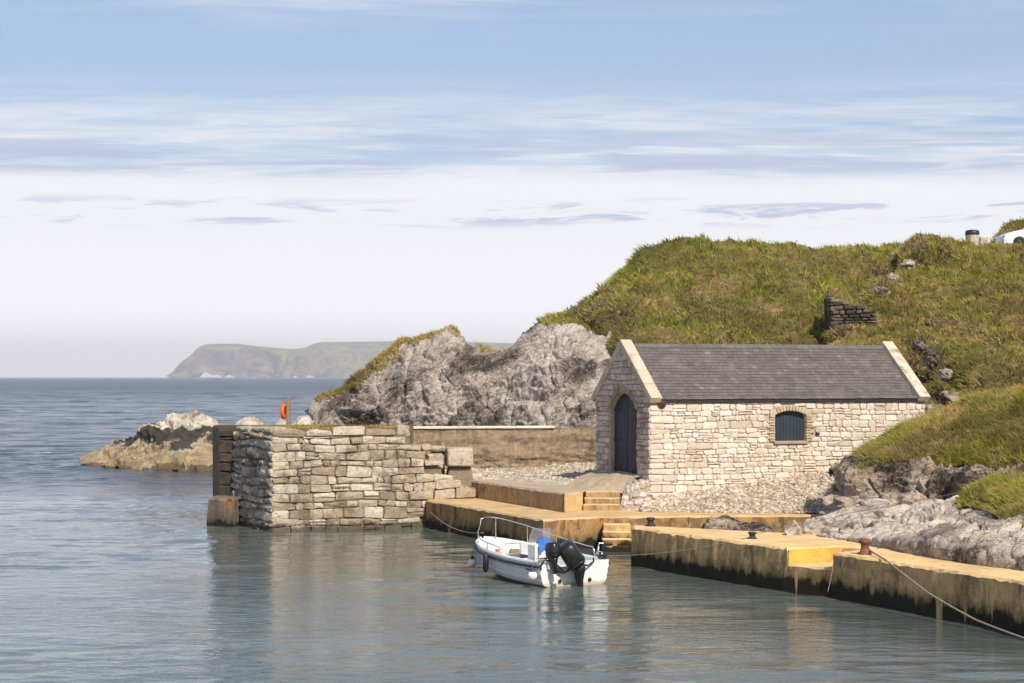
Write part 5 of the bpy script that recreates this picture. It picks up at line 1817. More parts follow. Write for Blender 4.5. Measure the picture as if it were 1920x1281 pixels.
rng.shuffle(front)
front.sort(key=lambda q: 0 if q[0] < 7 else 1)
for q in front:
    if q[2] - q[1] < 0.03:
        continue
    V, Fc = slate_geo(*q)
    t = min(1.0, max(0.0, rng.gauss(0.42, 0.10)))
    if rng.random() < 0.02:
        t = 0.85
    if cnt < 300:
        mk('slate', V, Fc, 'slate', roof, tint=t)
        cnt += 1
    else:
        infill.add(V, Fc, t)
for r_ in range(ROWS):
    x = X0
    while x < X1 - 0.02:
        V, Fc = slate_geo(r_, x, min(x + SW - 0.006, X1), True)
        infill.add(V, Fc, rng.gauss(0.42, 0.10))
        x += SW
tag(infill.build('slate_infill', 'slate', roof), kind='stuff')
x = X0
while x < X1 - 0.05:
    b = min(x + 0.46, X1)
    m_ = MB()
    v = []
    for xx in (x + 0.003, b - 0.003):
        for y_, z_ in ((-0.13, -0.085), (0, 0.035), (0.13, -0.085), (0.12, -0.105), (0, 0.01), (-0.12, -0.105)):
            v.append((xx, BW / 2 + y_, RZ + 0.045 + z_))
    m_.add(v, [(0, 6, 7, 1), (1, 7, 8, 2), (2, 8, 9, 3), (3, 9, 10, 4), (4, 10, 11, 5), (5, 11, 6, 0), (5, 4, 3, 2, 1, 0), (6, 7, 8, 9, 10, 11)], rng.uniform(0.3, 0.7))
    m_.build('ridge_tile', 'slate', roof)
    x = b
m_ = MB()
m_.box((X0, -0.055, EZ - 0.135), (X1, -0.005, EZ - 0.045))
m_.build('fascia', 'iron', roof)

# raised copings on both gables
for end, (xa, xb) in enumerate(((-0.06, 0.33), (BL - 0.36, BL + 0.05))):
    for back in (0, 1):
        npc = 4
        for i in range(npc):
            d0, d1 = -0.10 + (SL + 0.10) * i / npc, -0.10 + (SL + 0.10) * (i + 1) / npc
            U = su * (1, -1 if back else 1, 1)
            Nn_ = sn * (1, -1 if back else 1, 1)
            O = e_b if back else e_f
            v = []
            lift = 0.15 + rng.uniform(-0.004, 0.004)
            for xx in (xa, xb):
                for d, n in ((d0 + 0.003, -0.06), (d1 - 0.003, -0.06), (d1 - 0.003, lift), (d0 + 0.003, lift)):
                    pp = np.array([xx, 0, 0]) + O + U * d + Nn_ * n
                    if i == npc - 1 and d > d0 + 0.1:      # mitre at the apex
                        pp[1] = BW / 2 + (-0.002 if not back else 0.002)
                        pp[2] = RZ + 0.02 + (n * 1.31)
                    v.append(pp)
            f = [(0, 1, 2, 3), (7, 6, 5, 4), (3, 2, 6, 7), (0, 3, 7, 4), (1, 5, 6, 2), (0, 4, 5, 1)]
            if back:
                f = [tuple(reversed(q)) for q in f]
            ob = mk('coping', v, f, 'coping_stone', house, tint=rng.uniform(0.35, 0.8))
            bv = ob.modifiers.new('bevel', 'BEVEL')
            bv.width = 0.014
            bv.segments = 1

# iron tie plate under the eaves and little vent beside the window
m_ = MB()
m_.lathe([(0.02, 0.0), (0.135, 0.0), (0.145, 0.03), (0.11, 0.06), (0.05, 0.065), (0.045, 0.10), (0.01, 0.11)], n=14)
tp = m_.build('tie_plate', 'dark_rust', house)
tp.rotation_euler = (R(90), 0, 0)
tp.location = (0.40, -0.03, 4.17 - BZ)
m_ = MB()
m_.box((5.88, -0.06, 1.93), (5.99, 0.02, 2.03), 0.008)
m_.build('vent_box', 'iron', house)

# rubble bank between the steps and the corner of the boathouse
bank = empty('rubble_bank', (3.75, 60.1, 0.9))
tag(bank, 'bank of rough rubble stones between the steps and the boathouse corner', 'rubble')
bc = np.array([(3.32, 59.75), (3.75, 59.62), (4.2, 59.72)])
rows_ = [[(3.28, 59.72, 0.85), (3.75, 59.6, 0.85), (4.27, 59.70, 0.85)], [(3.34, 59.9, 1.2), (3.75, 59.75, 1.3), (4.25, 59.83, 1.35)],
         [(3.42, 60.15, 1.5), (3.78, 59.95, 1.66), (4.2, 59.95, 1.76)], [(3.6, 60.6, 1.74), (3.9, 60.45, 1.8), (4.15, 60.3, 1.84)], [(3.75, 61.0, 1.80), (4.0, 60.9, 1.84), (4.2, 60.6, 1.86)]]
o, G_rb, N_rb = patch('fill', rows_, 30, 30, 'mortar', lambda P: fbm(P * 3, 3, 0.5, 3) * 0.02 - 0.02, uvY=False, parent=bank)
o.location = (-3.75, -60.1, -0.9)
for j in range(1, 24, 4):
    i = 1 + (j // 4 % 2)
    while i < 29:
        wst = rng.choice((4, 5, 6, 7))
        ii = min(28, i + wst // 2)
        c = G_rb[j, ii]
        nv = N_rb[j, ii]
        A = np.cross((0, 0, 1), nv)
        A = A / (np.linalg.norm(A) + 1e-9)
        B = np.cross(nv, A)
        hw_, hh_ = 0.018 * wst, rng.uniform(0.065, 0.10)
        P = [(-hw_, -hh_), (hw_ * 0.4, -hh_ * 1.15), (hw_, -hh_ * 0.6), (hw_ * 0.9, hh_ * 0.9), (0, hh_ * 1.1), (-hw_, hh_ * 0.7)]
        V, Fc = stone_geo(P, (c - np.array([3.75, 60.1, 0.9]), A, B, nv), rng, gap=0.0, bev=0.03, out=0.04, back=0.08, rnd=0.25, rough=0.015, bulge=0.025)
        mk('stone', V, Fc, 'gable_stone', bank, tint=rng.random())
        i += wst

# old stone wall stub in the gully on the hill
ruin = empty('ruined_wall', (13.3, 77.0, 7.0))
tag(ruin, 'dark ruined stone wall stub half buried in the grassy hillside', 'wall')
ra, rb2 = W(1556, 612, 76.5), W(1640, 612, 76.5)
wd = rb2[0] - ra[0]
o = slab('core', [(0.05, 0.05), (wd, 0.35), (wd, 2.4), (0.05, 2.4)], -1.0, 1.0, 'turf', 'blackened', ruin, edge=0.12, jit=0.08, zs=lambda x, y: 1.0 - 0.28 * x + 0.12 * y)
ruin.location = (ra[0], ra[1] - 0.6, ra[2])
lay([p for p in courses(0, wd, -0.5, 1.12, (0.12, 0.2), (0.2, 0.45), rng, 0.04, 0.25) if max(q[1] for q in p) < 1.06 - 0.28 * p[0][0] + rng.uniform(-0.08, 0.1)], ((0, 0, 0), (1, 0.15, 0), (0, 0, 1), (0.15, -1, 0)), ruin, 'blackened', rng, 300, gap=0.012, bev=0.03, out=0.05, back=0.1, rough=0.02)
lay([p for p in courses(0, 1.0, -0.5, 1.12, (0.12, 0.2), (0.2, 0.45), rng, 0.03, 0.1)], ((0, 0, 0), (0, 1, 0), (0, 0, 1), (-1, 0, 0)), ruin, 'blackened', rng, 300, gap=0.012, bev=0.03, out=0.05, back=0.1, rough=0.02)


# ------------------------------------------------------------------ motor boat
boat = empty('motor_boat', (1.5, 46.8, 0.0), math.atan2(0.866, -0.50))
tag(boat, 'small white open motor boat with two black outboards moored in the harbour', 'boat')
LB = 4.5
KS = np.array([0, .15, .35, .55, .70, .82, .91, .97, 1.0])
SH_B = np.array([.98, 1.01, 1.02, .97, .86, .67, .45, .23, .04])
SH_Z = np.array([.58, .58, .60, .65, .70, .75, .79, .82, .83])
CH_B = np.array([.86, .88, .87, .79, .64, .43, .23, .08, .02])
CH_Z = np.array([.02, .02, .04, .10, .18, .28, .40, .52, .62])
KE_Z = np.array([-.22, -.22, -.22, -.20, -.17, -.08, .08, .34, .60])


def st(k, A):
    return float(np.interp(k, KS, A))


def sheer(k, side, din=0.0, dz=0.0):
    return (k * LB - din * (1.6 if k > 0.97 else 0.3 * (k > 0.8)), side * max(0.0, st(k, SH_B) - din), st(k, SH_Z) + dz)


ks = list(np.linspace(0, 0.8, 15)) + [0.85, 0.89, 0.92, 0.95, 0.975, 0.99, 1.0]


def section(k):
    kz, cb_, cz, sb2, sz = st(k, KE_Z), st(k, CH_B), st(k, CH_Z), st(k, SH_B), st(k, SH_Z)
    pts = [(0.0, kz), (cb_ * 0.97, cz), (cb_, cz + 0.015)]
    for j in range(1, 4):
        f = j / 3.6
        y = cb_ + (sb2 - cb_) * (f ** 0.8)
        z = cz + (sz - cz) * f
        pts += [(y + 0.016, z - 0.012), (y, z)]
    pts.append((sb2, sz))
    rake = 0.55 * max(0, (k - 0.6) / 0.4) ** 2
    return [(k * LB - rake * (1 - (z - kz) / max(0.05, sz - kz)) * 0.8, y, z) for y, z in pts]


V, Fc = [], []
secs = [section(k) for k in ks]
m = len(secs[0])
for side in (1, -1):
    o = len(V)
    for s_ in secs:
        V += [(x, side * y, z) for x, y, z in s_]
    for i in range(len(secs) - 1):
        for j in range(m - 1):
            q = (o + i * m + j, o + i * m + j + 1, o + (i + 1) * m + j + 1, o + (i + 1) * m + j)
            Fc.append(q if side < 0 else tuple(reversed(q)))
hull = mk('hull', V, Fc, 'gelcoat', boat)
# transom with motor cut-out
t_ = [p for p in secs[0]]
tv = [(0.0, y, z) for _, y, z in t_] + [(0.0, 0.62, .58), (0.0, 0.50, .46), (0.0, -0.50, .46), (0.0, -0.62, .58)] + [(0.0, -y, z) for _, y, z in reversed(t_[1:])]
nt = len(tv)
tv2 = [(0.07, y * 0.99, z) for _, y, z in tv]
mk('transom', tv + tv2, [tuple(range(nt)), tuple(reversed(range(nt, 2 * nt)))] + [(i, nt + i, nt + (i + 1) % nt, (i + 1) % nt) for i in range(nt)], 'gelcoat', boat)
# gunwale, inner sides, sole
V, Fc = [], []
ki = list(np.linspace(0.015, 0.80, 18))
for side in (1, -1):
    o = len(V)
    for k in ki:
        b, z = st(k, SH_B), st(k, SH_Z)
        V += [(k * LB, side * (b + 0.004), z - 0.01), (k * LB, side * (b - 0.01), z + 0.028), (k * LB, side * (b - 0.12), z + 0.028), (k * LB, side * (b - 0.145), z), (k * LB, side * (b - 0.19), 0.30), (k * LB, side * (b - 0.26), 0.20), (k * LB, 0, 0.20)]
    for i in range(len(ki) - 1):
        for j in range(6):
            q = (o + i * 7 + j, o + i * 7 + j + 1, o + (i + 1) * 7 + j + 1, o + (i + 1) * 7 + j)
            Fc.append(q if side < 0 else tuple(reversed(q)))
mk('cockpit_liner', V, Fc, 'gelcoat_inner', boat)
# raised foredeck with sunken anchor well
V, Fc = [], []
kd = [0.80, 0.84, 0.88, 0.91, 0.94, 0.965, 0.985, 1.0]
fr_ = [-1.0, -0.93, -0.86, -0.5, 0.0, 0.5, 0.86, 0.93, 1.0]
dz_ = [0.0, 0.03, 0.005, -0.03, -0.03, -0.03, 0.005, 0.03, 0.0]
for k in kd:
    for f, dz in zip(fr_, dz_):
        V.append((k * LB + (0.03 if k == 1 else 0), f * st(k, SH_B), st(k, SH_Z) + dz))
for i in range(len(kd) - 1):
    for j in range(8):
        Fc.append((i * 9 + j, i * 9 + 9 + j, i * 9 + 10 + j, i * 9 + j + 1))
o = len(V)
for f in fr_:
    V.append((0.80 * LB, f * st(0.8, SH_B) * 0.97, 0.2))
for j in range(8):
    Fc.append((j, j + 1, o + j + 1, o + j))
mk('foredeck', V, Fc, 'gelcoat', boat)
# rub rail
m_ = MB()
for side in (1, -1):
    m_.tube([(x + 0.01, y + side * 0.018, z - 0.10) for x, y, z in [sheer(k, side) for k in ks]], 0.030, 8)
m_.build('rubbing_strake', 'rub_navy', boat, True)
m_ = MB()
for side in (1, -1):
    p = [sheer(k, side, 0.0, -0.17) for k in ks if k < 0.93]
    m_.tube([(x, y + side * -0.012, z) for x, y, z in p], 0.012, 5)
m_.build('pinstripe', 'hull_line', boat)
# small worn name on the port quarter: a few strokes of grey print
m_ = MB()
for i, (dx, hgt) in enumerate([(0, .05), (.045, .035), (.08, .05), (.115, .03), (.15, .045), (.185, .03), (.22, .05), (.25, .03)]):
    k = (0.62 - dx) / LB
    b = st(k, CH_B) + (st(k, SH_B) - st(k, CH_B)) * 0.62 + 0.026
    m_.box((0.60 - dx, b - 0.004, 0.37), (0.628 - dx, b + 0.006, 0.37 + hgt))
tag(m_.build('lettering', 'rub_navy', boat), kind='stuff')


def rail(pts, r=0.014):
    P = [Vector(p) for p in pts]
    out = []
    for i in range(len(P) - 1):
        a, b, c, d = P[max(0, i - 1)], P[i], P[i + 1], P[min(len(P) - 1, i + 2)]
        for t in np.linspace(0, 1, 6, endpoint=False):
            out.append(0.5 * ((2 * b) + (c - a) * t + (2 * a - 5 * b + 4 * c - d) * t * t + (3 * b - a - 3 * c + d) * t ** 3))
    out.append(P[-1])
    m_ = MB()
    m_.tube(out, r, 7)
    return m_


# high guard rail on both sides, joined round the bow
pr = []
for k, h in ((0.13, 0.03), (0.15, 0.24), (0.22, 0.26), (0.40, 0.31), (0.60, 0.38), (0.80, 0.47), (0.92, 0.53), (0.98, 0.54)):
    x, y, z = sheer(k, -1, 0.06)
    pr.append((x, y, z + h))
po = []
for k, h in ((0.98, 0.50), (0.95, 0.30), (0.86, 0.24), (0.70, 0.20), (0.52, 0.19), (0.44, 0.17), (0.42, 0.02)):
    x, y, z = sheer(k, 1, 0.06)
    po.append((x + (0.10 if k > 0.96 else 0), y, z + h))
gr = rail(pr + [(LB + 0.02, -0.06, 1.34), (LB + 0.05, 0.06, 1.30)] + po).build('guard_rail', 'steel', boat, True)
for k, side, h in ((0.34, -1, 0.30), (0.52, -1, 0.35), (0.76, -1, 0.45), (0.95, -1, 0.53), (0.60, 1, 0.19), (0.80, 1, 0.22)):
    m_ = MB()
    x, y, z = sheer(k, side, 0.06)
    m_.tube([(x, y, z), (x + 0.01, y, z + h)], 0.013, 6)
    m_.build('stanchion', 'steel', gr)

# helm console, windscreen, cloth thrown over it
m_ = MB()
m_.box((0.98, -0.12, 0.2), (1.40, 0.50, 0.94), 0.04)
con = m_.build('console', 'gelcoat_inner', boat)
m_ = MB()
m_.add([(1.36, -0.12, 0.93), (1.36, 0.5, 0.93), (1.20, 0.46, 1.30), (1.20, -0.08, 1.30), (1.37, -0.12, 0.93), (1.37, 0.5, 0.93), (1.21, 0.46, 1.30), (1.21, -0.08, 1.30)],
       [(0, 1, 2, 3), (7, 6, 5, 4), (0, 4, 5, 1), (1, 5, 6, 2), (2, 6, 7, 3), (3, 7, 4, 0)])
m_.build('windscreen', 'windscreen_plastic', con)
cn = 26
V = []
for i in range(cn):
    for j in range(cn):
        a, b = i / (cn - 1) - 0.5, j / (cn - 1) - 0.5
        r2 = (a * a * 3.2 + b * b * 3.2)
        V.append((1.08 + a * 0.42, 0.18 + b * 0.54, 1.08 - 0.24 * r2))
V = np.array(V)
V[:, 2] += fbm(V * 6.0, 3, 0.5, 4) * 0.05
V[:, 0] += fbm(V * 7.0 + 9, 2, 0.5, 6) * 0.03
idx = np.arange(cn * cn).reshape(cn, cn)
q = np.stack([idx[:-1, :-1], idx[:-1, 1:], idx[1:, 1:], idx[1:, :-1]], -1).reshape(-1, 4)
cl = mk('cloth', V, q[:, ::-1].copy(), 'cloth_blue', None, True)
sm_ = cl.modifiers.new('thick', 'SOLIDIFY')
sm_.thickness = 0.02
cl.location = boat.location
cl.rotation_euler = boat.rotation_euler
tag(cl, 'crumpled bright blue cover draped over the boat console', 'cover')
# seats
def seat(x, y, name='seat'):
    m_ = MB()
    m_.box((x - 0.2, y - 0.22, 0.52), (x + 0.2, y + 0.22, 0.60), 0.02)
    s_ = m_.build(name, 'cushion_blue', boat)
    m_ = MB()
    for dx in (-0.17, 0.17):
        for dy in (-0.2, 0.2):
            m_.tube([(x + dx, y + dy, 0.2), (x + dx, y + dy, 0.52)], 0.014, 6)
    m_.tube([(x + 0.19, y - 0.21, 0.5), (x + 0.22, y - 0.21, 0.86), (x + 0.22, y + 0.21, 0.86), (x + 0.19, y + 0.21, 0.5)], 0.016, 6)
    m_.build('seat_frame', 'steel', s_)
    return s_


seat(2.0, 0.42)
m_ = MB()
m_.box((2.95, -0.75, 0.2), (3.5, 0.62, 0.50), 0.04)
m_.build('bow_locker', 'gelcoat_inner', boat)
m_ = MB()
m_.box((0.08, -0.92, 0.2), (0.62, -0.42, 0.52), 0.04)
m_.build('stern_locker', 'gelcoat_inner', boat)
m_ = MB()
m_.box((0.08, 0.52, 0.2), (0.5, 0.92, 0.52), 0.04)
m_.build('stern_locker', 'gelcoat_inner', boat)
# odds and ends aboard
m_ = MB()
m_.box((2.98, 0.28, 0.50), (3.14, 0.42, 0.66), 0.02)
tb = m_.build('tackle_box', 'orange_item')
tb.location, tb.rotation_euler = boat.location, boat.rotation_euler
tag(tb, 'small orange box on the forward locker of the boat', 'box')
m_ = MB()
m_.lathe([(0.10, 0.0), (0.115, 0.02), (0.13, 0.22), (0.12, 0.23), (0.10, 0.05)], (2.75, 0.30, 0.2), 14)
bk = m_.build('bucket', 'cushion_blue')
bk.location, bk.rotation_euler = boat.location, boat.rotation_euler
tag(bk, 'dark blue bucket standing on the sole of the boat', 'bucket')
# stern cleats and boarding bracket
for y in (0.84, -0.84):
    m_ = MB()
    m_.box((0.02, y - 0.10, 0.60), (0.16, y + 0.10, 0.645), 0.012)
    m_.box((0.04, y - 0.16, 0.66), (0.10, y + 0.16, 0.70), 0.012)
    m_.build('cleat', 'rub_navy' if y < 0 else 'steel', boat)
m_ = MB()
m_.tube([(0.35, -0.90, 0.60), (0.40, -0.93, 0.86), (0.52, -1.02, 0.93), (0.40, -1.08, 0.93)], 0.02, 6)
m_.tube([(0.55, -0.93, 0.62), (0.42, -0.93, 0.74), (0.24, -0.93, 0.75), (0.22, -0.93, 0.61)], 0.016, 6)
m_.build('boarding_bracket', 'steel', boat, True)


def loft_rings(m_, rings, n=18):
    """rings: (centre, half-axis vectors A, B, power)"""
    V, Fc = [], []
    for c, A, B, p in rings:
        c, A, B = Vector(c), Vector(A), Vector(B)
        for j in range(n):
            w = 2 * math.pi * j / n
            cx, sx = math.cos(w), math.sin(w)
            V.append(c + A * (abs(cx) ** (2 / p) * (1 if cx >= 0 else -1)) + B * (abs(sx) ** (2 / p) * (1 if sx >= 0 else -1)))
    for i in range(len(rings) - 1):
        for j in range(n):
            k = (j + 1) % n
            Fc.append((i * n + j, i * n + k, i * n + n + k, i * n + n + j))
    Fc.append(tuple(reversed(range(n))))
    Fc.append(tuple(range(len(V) - n, len(V))))
    m_.add(V, Fc)


def outboard(base, axis, sc, name, label, cowl_mat, steer, leg_down, lax):
    """base: clamp point on the transom; axis: unit vector up through the cowling; in boat coordinates"""
    e = empty(name, (0, 0, 0))
    e.parent = boat
    ax = Vector(axis).normalized()
    fwd = Vector((math.cos(steer), math.sin(steer), 0))
    fwd = (fwd - ax * fwd.dot(ax)).normalized()
    sd_ = ax.cross(fwd)
    b = Vector(base)
    lx = Vector(lax).normalized()

    def P(a, f, s_):
        return b + ((ax if a > -0.06 else lx) * a + fwd * f + sd_ * s_) * sc
    m_ = MB()
    R_ = []
    for a, f, hf, hs in ((0.06, -0.06, .19, .13), (0.08, -0.06, .235, .165), (0.20, -0.07, .255, .18), (0.36, -0.08, .255, .18), (0.47, -0.085, .235, .17), (0.53, -0.09, .20, .14), (0.555, -0.095, .12, .085)):
        R_.append((P(a, f, 0), fwd * hf * sc, sd_ * hs * sc, 3.2))
    loft_rings(m_, R_)
    cowl = m_.build('cowling', cowl_mat, e, True)
    m_ = MB()
    loft_rings(m_, [(P(0.12, -0.07, 0), fwd * .262 * sc, sd_ * .187 * sc, 3.2), (P(0.145, -0.07, 0), fwd * .264 * sc, sd_ * .189 * sc, 3.2)])
    m_.build('trim_band', 'engine_black', cowl, True)
    m_ = MB()
    loft_rings(m_, [(P(0.07, -0.06, 0), fwd * .19 * sc, sd_ * .13 * sc, 3), (P(-0.05, -0.05, 0), fwd * .16 * sc, sd_ * .10 * sc, 3), (P(-0.25, -0.05, 0), fwd * .12 * sc, sd_ * .07 * sc, 2.5), (P(-0.55 * leg_down, -0.06, 0), fwd * .11 * sc, sd_ * .05 * sc, 2.2), (P(-0.85 * leg_down, -0.07, 0), fwd * .10 * sc, sd_ * .04 * sc, 2)])
    m_.build('leg', 'engine_black', e, True)
    m_ = MB()
    loft_rings(m_, [(P(-0.56 * leg_down, -0.12, 0), fwd * .22 * sc, sd_ * .11 * sc, 2.5), (P(-0.58 * leg_down, -0.12, 0), fwd * .22 * sc, sd_ * .11 * sc, 2.5)])
    m_.build('cavitation_plate', 'engine_black', e)
    m_ = MB()
    pa, pb = P(-0.75 * leg_down, -0.30, 0), P(-0.75 * leg_down, 0.10, 0)
    m_.tube([pa, (pa + pb) / 2, pb], [0.05 * sc, 0.06 * sc, 0.02 * sc], 8)
    m_.build('gearcase', 'engine_black', e, True)
    for k in range(3):
        w = 2 * math.pi * k / 3 + 0.4
        d = ax * math.cos(w) + sd_ * math.sin(w)
        tdir = fwd.cross(d)
        c = pa - fwd * 0.03 * sc
        m_ = MB()
        q0, q1 = c + d * 0.03 * sc, c + d * 0.15 * sc
        m_.add([q0 - tdir * .03 * sc, q0 + tdir * .03 * sc + fwd * .02 * sc, q1 + tdir * .06 * sc + fwd * .03 * sc, q1 - tdir * .06 * sc - fwd * .01 * sc], [(0, 1, 2, 3)])
        bl = m_.build('propeller_blade', 'iron', e)
        s2 = bl.modifiers.new('thick', 'SOLIDIFY')
        s2.thickness = 0.012
    m_ = MB()
    loft_rings(m_, [(P(-0.02, 0.14, 0), fwd * .06 * sc, sd_ * .12 * sc, 4), (P(-0.30, 0.14, 0), fwd * .05 * sc, sd_ * .10 * sc, 4)])
    m_.build('clamp_bracket', 'silver_paint' if sc < 1 else 'engine_black', e)
    e['label'] = label
    return e


outboard((-0.16, -0.02, 0.46), (0.10, 0.58, 0.84), 1.30, 'main_outboard', 'large black outboard tilted over to one side', 'engine_black', -0.5, 0.85, (-0.05, 0.10, 0.99))
outboard((-0.12, 0.70, 0.66), (0.12, 0.05, 0.99), 0.74, 'spare_outboard', 'small black spare outboard raised on its bracket', 'engine_black', 0.15, 0.55, (0.12, 0.05, 0.99))
m_ = MB()
m_.tube([(-0.02, 0.95, 0.42), (-0.06, 0.98, 0.55), (-0.08, 0.86, 0.66), (-0.08, 0.72, 0.62), (-0.10, 0.52, 0.50), (-0.12, 0.36, 0.33), (-0.12, 0.22, 0.40)], 0.022, 7)
m_.tube([(-0.18, -0.14, 0.50), (-0.12, -0.30, 0.47), (-0.06, -0.50, 0.55), (-0.02, -0.52, 0.64)], 0.022, 7)
m_.build('control_cable', 'engine_black', boat, True)
for y in (0.42, -0.42):
    m_ = MB()
    m_.lathe([(0.02, 0), (0.05, 0.0), (0.05, 0.02), (0.03, 0.03)], n=10)
    dp = m_.build('drain_plug', 'engine_black', boat)
    dp.rotation_euler = (0, R(-90), 0)
    dp.location = (-0.002, y, 0.12)


def boat_pt(x, y, z):
    h = boat.rotation_euler.z
    return (1.5 + x * math.cos(h) - y * math.sin(h), 46.8 + x * math.sin(h) + y * math.cos(h), z)


def ball(loc, label, r=0.115):
    e = empty('ball_fender', loc)
    tag(e, label, 'fender', 'white ball fenders with blue tops')
    m_ = MB()
    m_.lathe([(0.01, -r)] + [(r * math.cos(a), r * math.sin(a)) for a in np.linspace(-1.4, 0.95, 10)], n=16)
    m_.build('ball', 'buoy_white', e, True)
    m_ = MB()
    m_.lathe([(r * 0.60, r * 0.80), (r * 0.50, r * 0.98), (r * 0.30, r * 1.25), (r * 0.28, r * 1.55), (r * 0.1, r * 1.62)], n=14)
    m_.build('neck', 'buoy_blue', e, True)
    m_ = MB()
    m_.tube([(0, 0, r * 1.5), (0.02, 0.04, 0.3), (0.03, 0.09, 0.46)], 0.008, 5)
    m_.build('lanyard', 'rope_dark', e)
    return e


ball(boat_pt(3.95, 0.62, 0.25), 'white ball fender with dark blue top hanging at the bow of the boat')
ball(boat_pt(0.12, 1.10, 0.28), 'white ball fender with blue top at the stern corner of the boat')
e = empty('long_fender', boat_pt(2.45, 1.07, 0.40))
tag(e, 'dark navy sausage-shaped fender hanging on the side of the boat', 'fender')
m_ = MB()
m_.lathe([(0.01, -0.24), (0.035, -0.23), (0.07, -0.17), (0.078, 0.0), (0.07, 0.15), (0.035, 0.21), (0.025, 0.25), (0.01, 0.26)], n=14)
m_.build('body', 'fender_navy', e, True)
m_ = MB()
m_.tube([(0, 0, 0.24), (0.03, 0.06, 0.40)], 0.008, 5)
m_.build('lanyard', 'rope_dark', e)


# ------------------------------------------------------------------ bollards, ropes, life ring, rubbish bin, car
def bollard(name, loc, h, r, mat, label):
    m_ = MB()
    m_.lathe([(r * 1.15, 0), (r * 1.15, h * 0.12), (r * 0.8, h * 0.2), (r * 0.68, h * 0.45), (r * 0.72, h * 0.66), (r * 1.0, h * 0.74), (r * 1.02, h * 0.86), (r * 0.8, h * 0.97), (r * 0.2, h)], n=18)
    o = m_.build(name, mat, None, True)
    o.location = loc
    return tag(o, label, 'bollard')


pb1 = WZ(1622, 1041, ZQ)
bollard('bollard', pb1, 0.36, 0.14, 'rust', 'rusty iron bollard at the corner of the near quay section')
pb2 = WZ(1409, 1013, ZQ)
bollard('bollard', (pb2[0] + 0.05, pb2[1] + 0.25, ZQ), 0.17, 0.11, 'iron', 'small black bollard on the middle of the far quay section')
pb3 = WZ(1220, 988, ZQ)
bollard('bollard', pb3, 0.24, 0.12, 'iron', 'dark bollard on the far left corner of the quay')
m_ = MB()
pr0 = WZ(1291, 986, ZQ)
m_.tube([(0, 0, 0), (0.02, 0, 0.22)], 0.02, 6)
o = m_.build('iron_pin', 'rust')
o.location = pr0
tag(o, 'short rusty iron pin standing in the back of the quay', 'pin')


def rope(name, pts, r, mat, label, sag=0.0, n=26):
    out = []
    for a, b in zip(pts, pts[1:]):
        a, b = Vector(a), Vector(b)
        for i in range(n):
            t = i / n
            p = a.lerp(b, t)
            p.z -= sag * 4 * t * (1 - t)
            out.append(p)
    out.append(Vector(pts[-1]))
    m_ = MB()
    m_.tube(out, r, 6)
    return tag(m_.build(name, mat, None, True), label, 'rope')


e1_ = WZ(1935, 1203, 0.02)
rope('mooring_rope', [(pb1[0] + 0.10, pb1[1] - 0.05, ZQ + 0.10), W(1662, 1052, 41.9), W(1740, 1113, 40.1), W(1830, 1164, 38.5), e1_], 0.020, 'rope', 'thick pale mooring rope sagging from the rusty bollard to the water', 0.01)
rope('bow_line', [boat_pt(4.50, 0.0, 0.95), W(806, 960, 64.6)], 0.014, 'rope', 'thin bow line running from the boat to the stone pier', 0.22)
sl0 = boat_pt(0.1, -0.85, 0.66)
rope('stern_line', [sl0, (pb2[0], pb2[1] + 0.12, ZQ + 0.06)], 0.010, 'rope_dark', 'thin stern line from the boat across the quay edge', 0.12)
rope('shore_line', [(pb2[0], pb2[1] + 0.22, ZQ + 0.10), W(1600, 962, 49.5), W(1812, 922, 48.6)], 0.009, 'rope_dark', 'thin dark line from the small bollard up over the pale slab', 0.02)
rope('hanging_rope', [WZ(1564, 1044, ZQ), W(1563, 1048, 43.4), W(1560, 1075, 43.3), W(1552, 1112, 43.2)], 0.008, 'rope', 'short rope end hanging down the quay beside the landing step', 0.0, 6)
m_ = MB()
cp = W(1772, 1050, 42.6)
for k in range(3):
    m_.tube([(cp[0] + (0.07 + 0.015 * k) * math.cos(a), cp[1] + 0.07 * math.sin(a), 1.05 + 0.02 * k) for a in np.linspace(0, 6.0, 14)], 0.016, 5)
tag(m_.build('rope_coil', 'teal_net', None, True), 'small coil of teal rope lying where the slab meets the quay', 'rope')

# life ring on its post
lp = W(541, 800, 65.4)
post = empty('life_ring_post', (lp[0], lp[1], PZ - 0.12))
tag(post, 'grey weathered wooden post on the pier top', 'post')
m_ = MB()
m_.box((-0.07, -0.06, 0), (0.07, 0.06, 1.10), 0.012)
m_.build('upright', 'weathered_wood', post)
m_ = MB()
m_.box((-0.17, -0.045, 0.85), (-0.072, 0.045, 0.98), 0.01)
m_.build('bracket', 'weathered_wood', post)
ring = MB()
V, Fc = [], []
na_, nb2 = 26, 10
for i in range(na_):
    a = 2 * math.pi * i / na_
    for j in range(nb2):
        b = 2 * math.pi * j / nb2
        rr_ = 0.20 + 0.065 * math.cos(b)
        V.append((0.065 * math.sin(b), rr_ * math.cos(a), rr_ * math.sin(a)))
for i in range(na_):
    for j in range(nb2):
        Fc.append((i * nb2 + j, ((i + 1) % na_) * nb2 + j, ((i + 1) % na_) * nb2 + (j + 1) % nb2, i * nb2 + (j + 1) % nb2))
lr = mk('life_ring', V, Fc, 'ring_orange', None, True)
lr.location = (lp[0] - 0.15, lp[1] - 0.02, PZ + 0.48)
lr.rotation_euler = (0, 0, R(-12))
tag(lr, 'bright orange life ring hanging on the post at the pier', 'life ring')

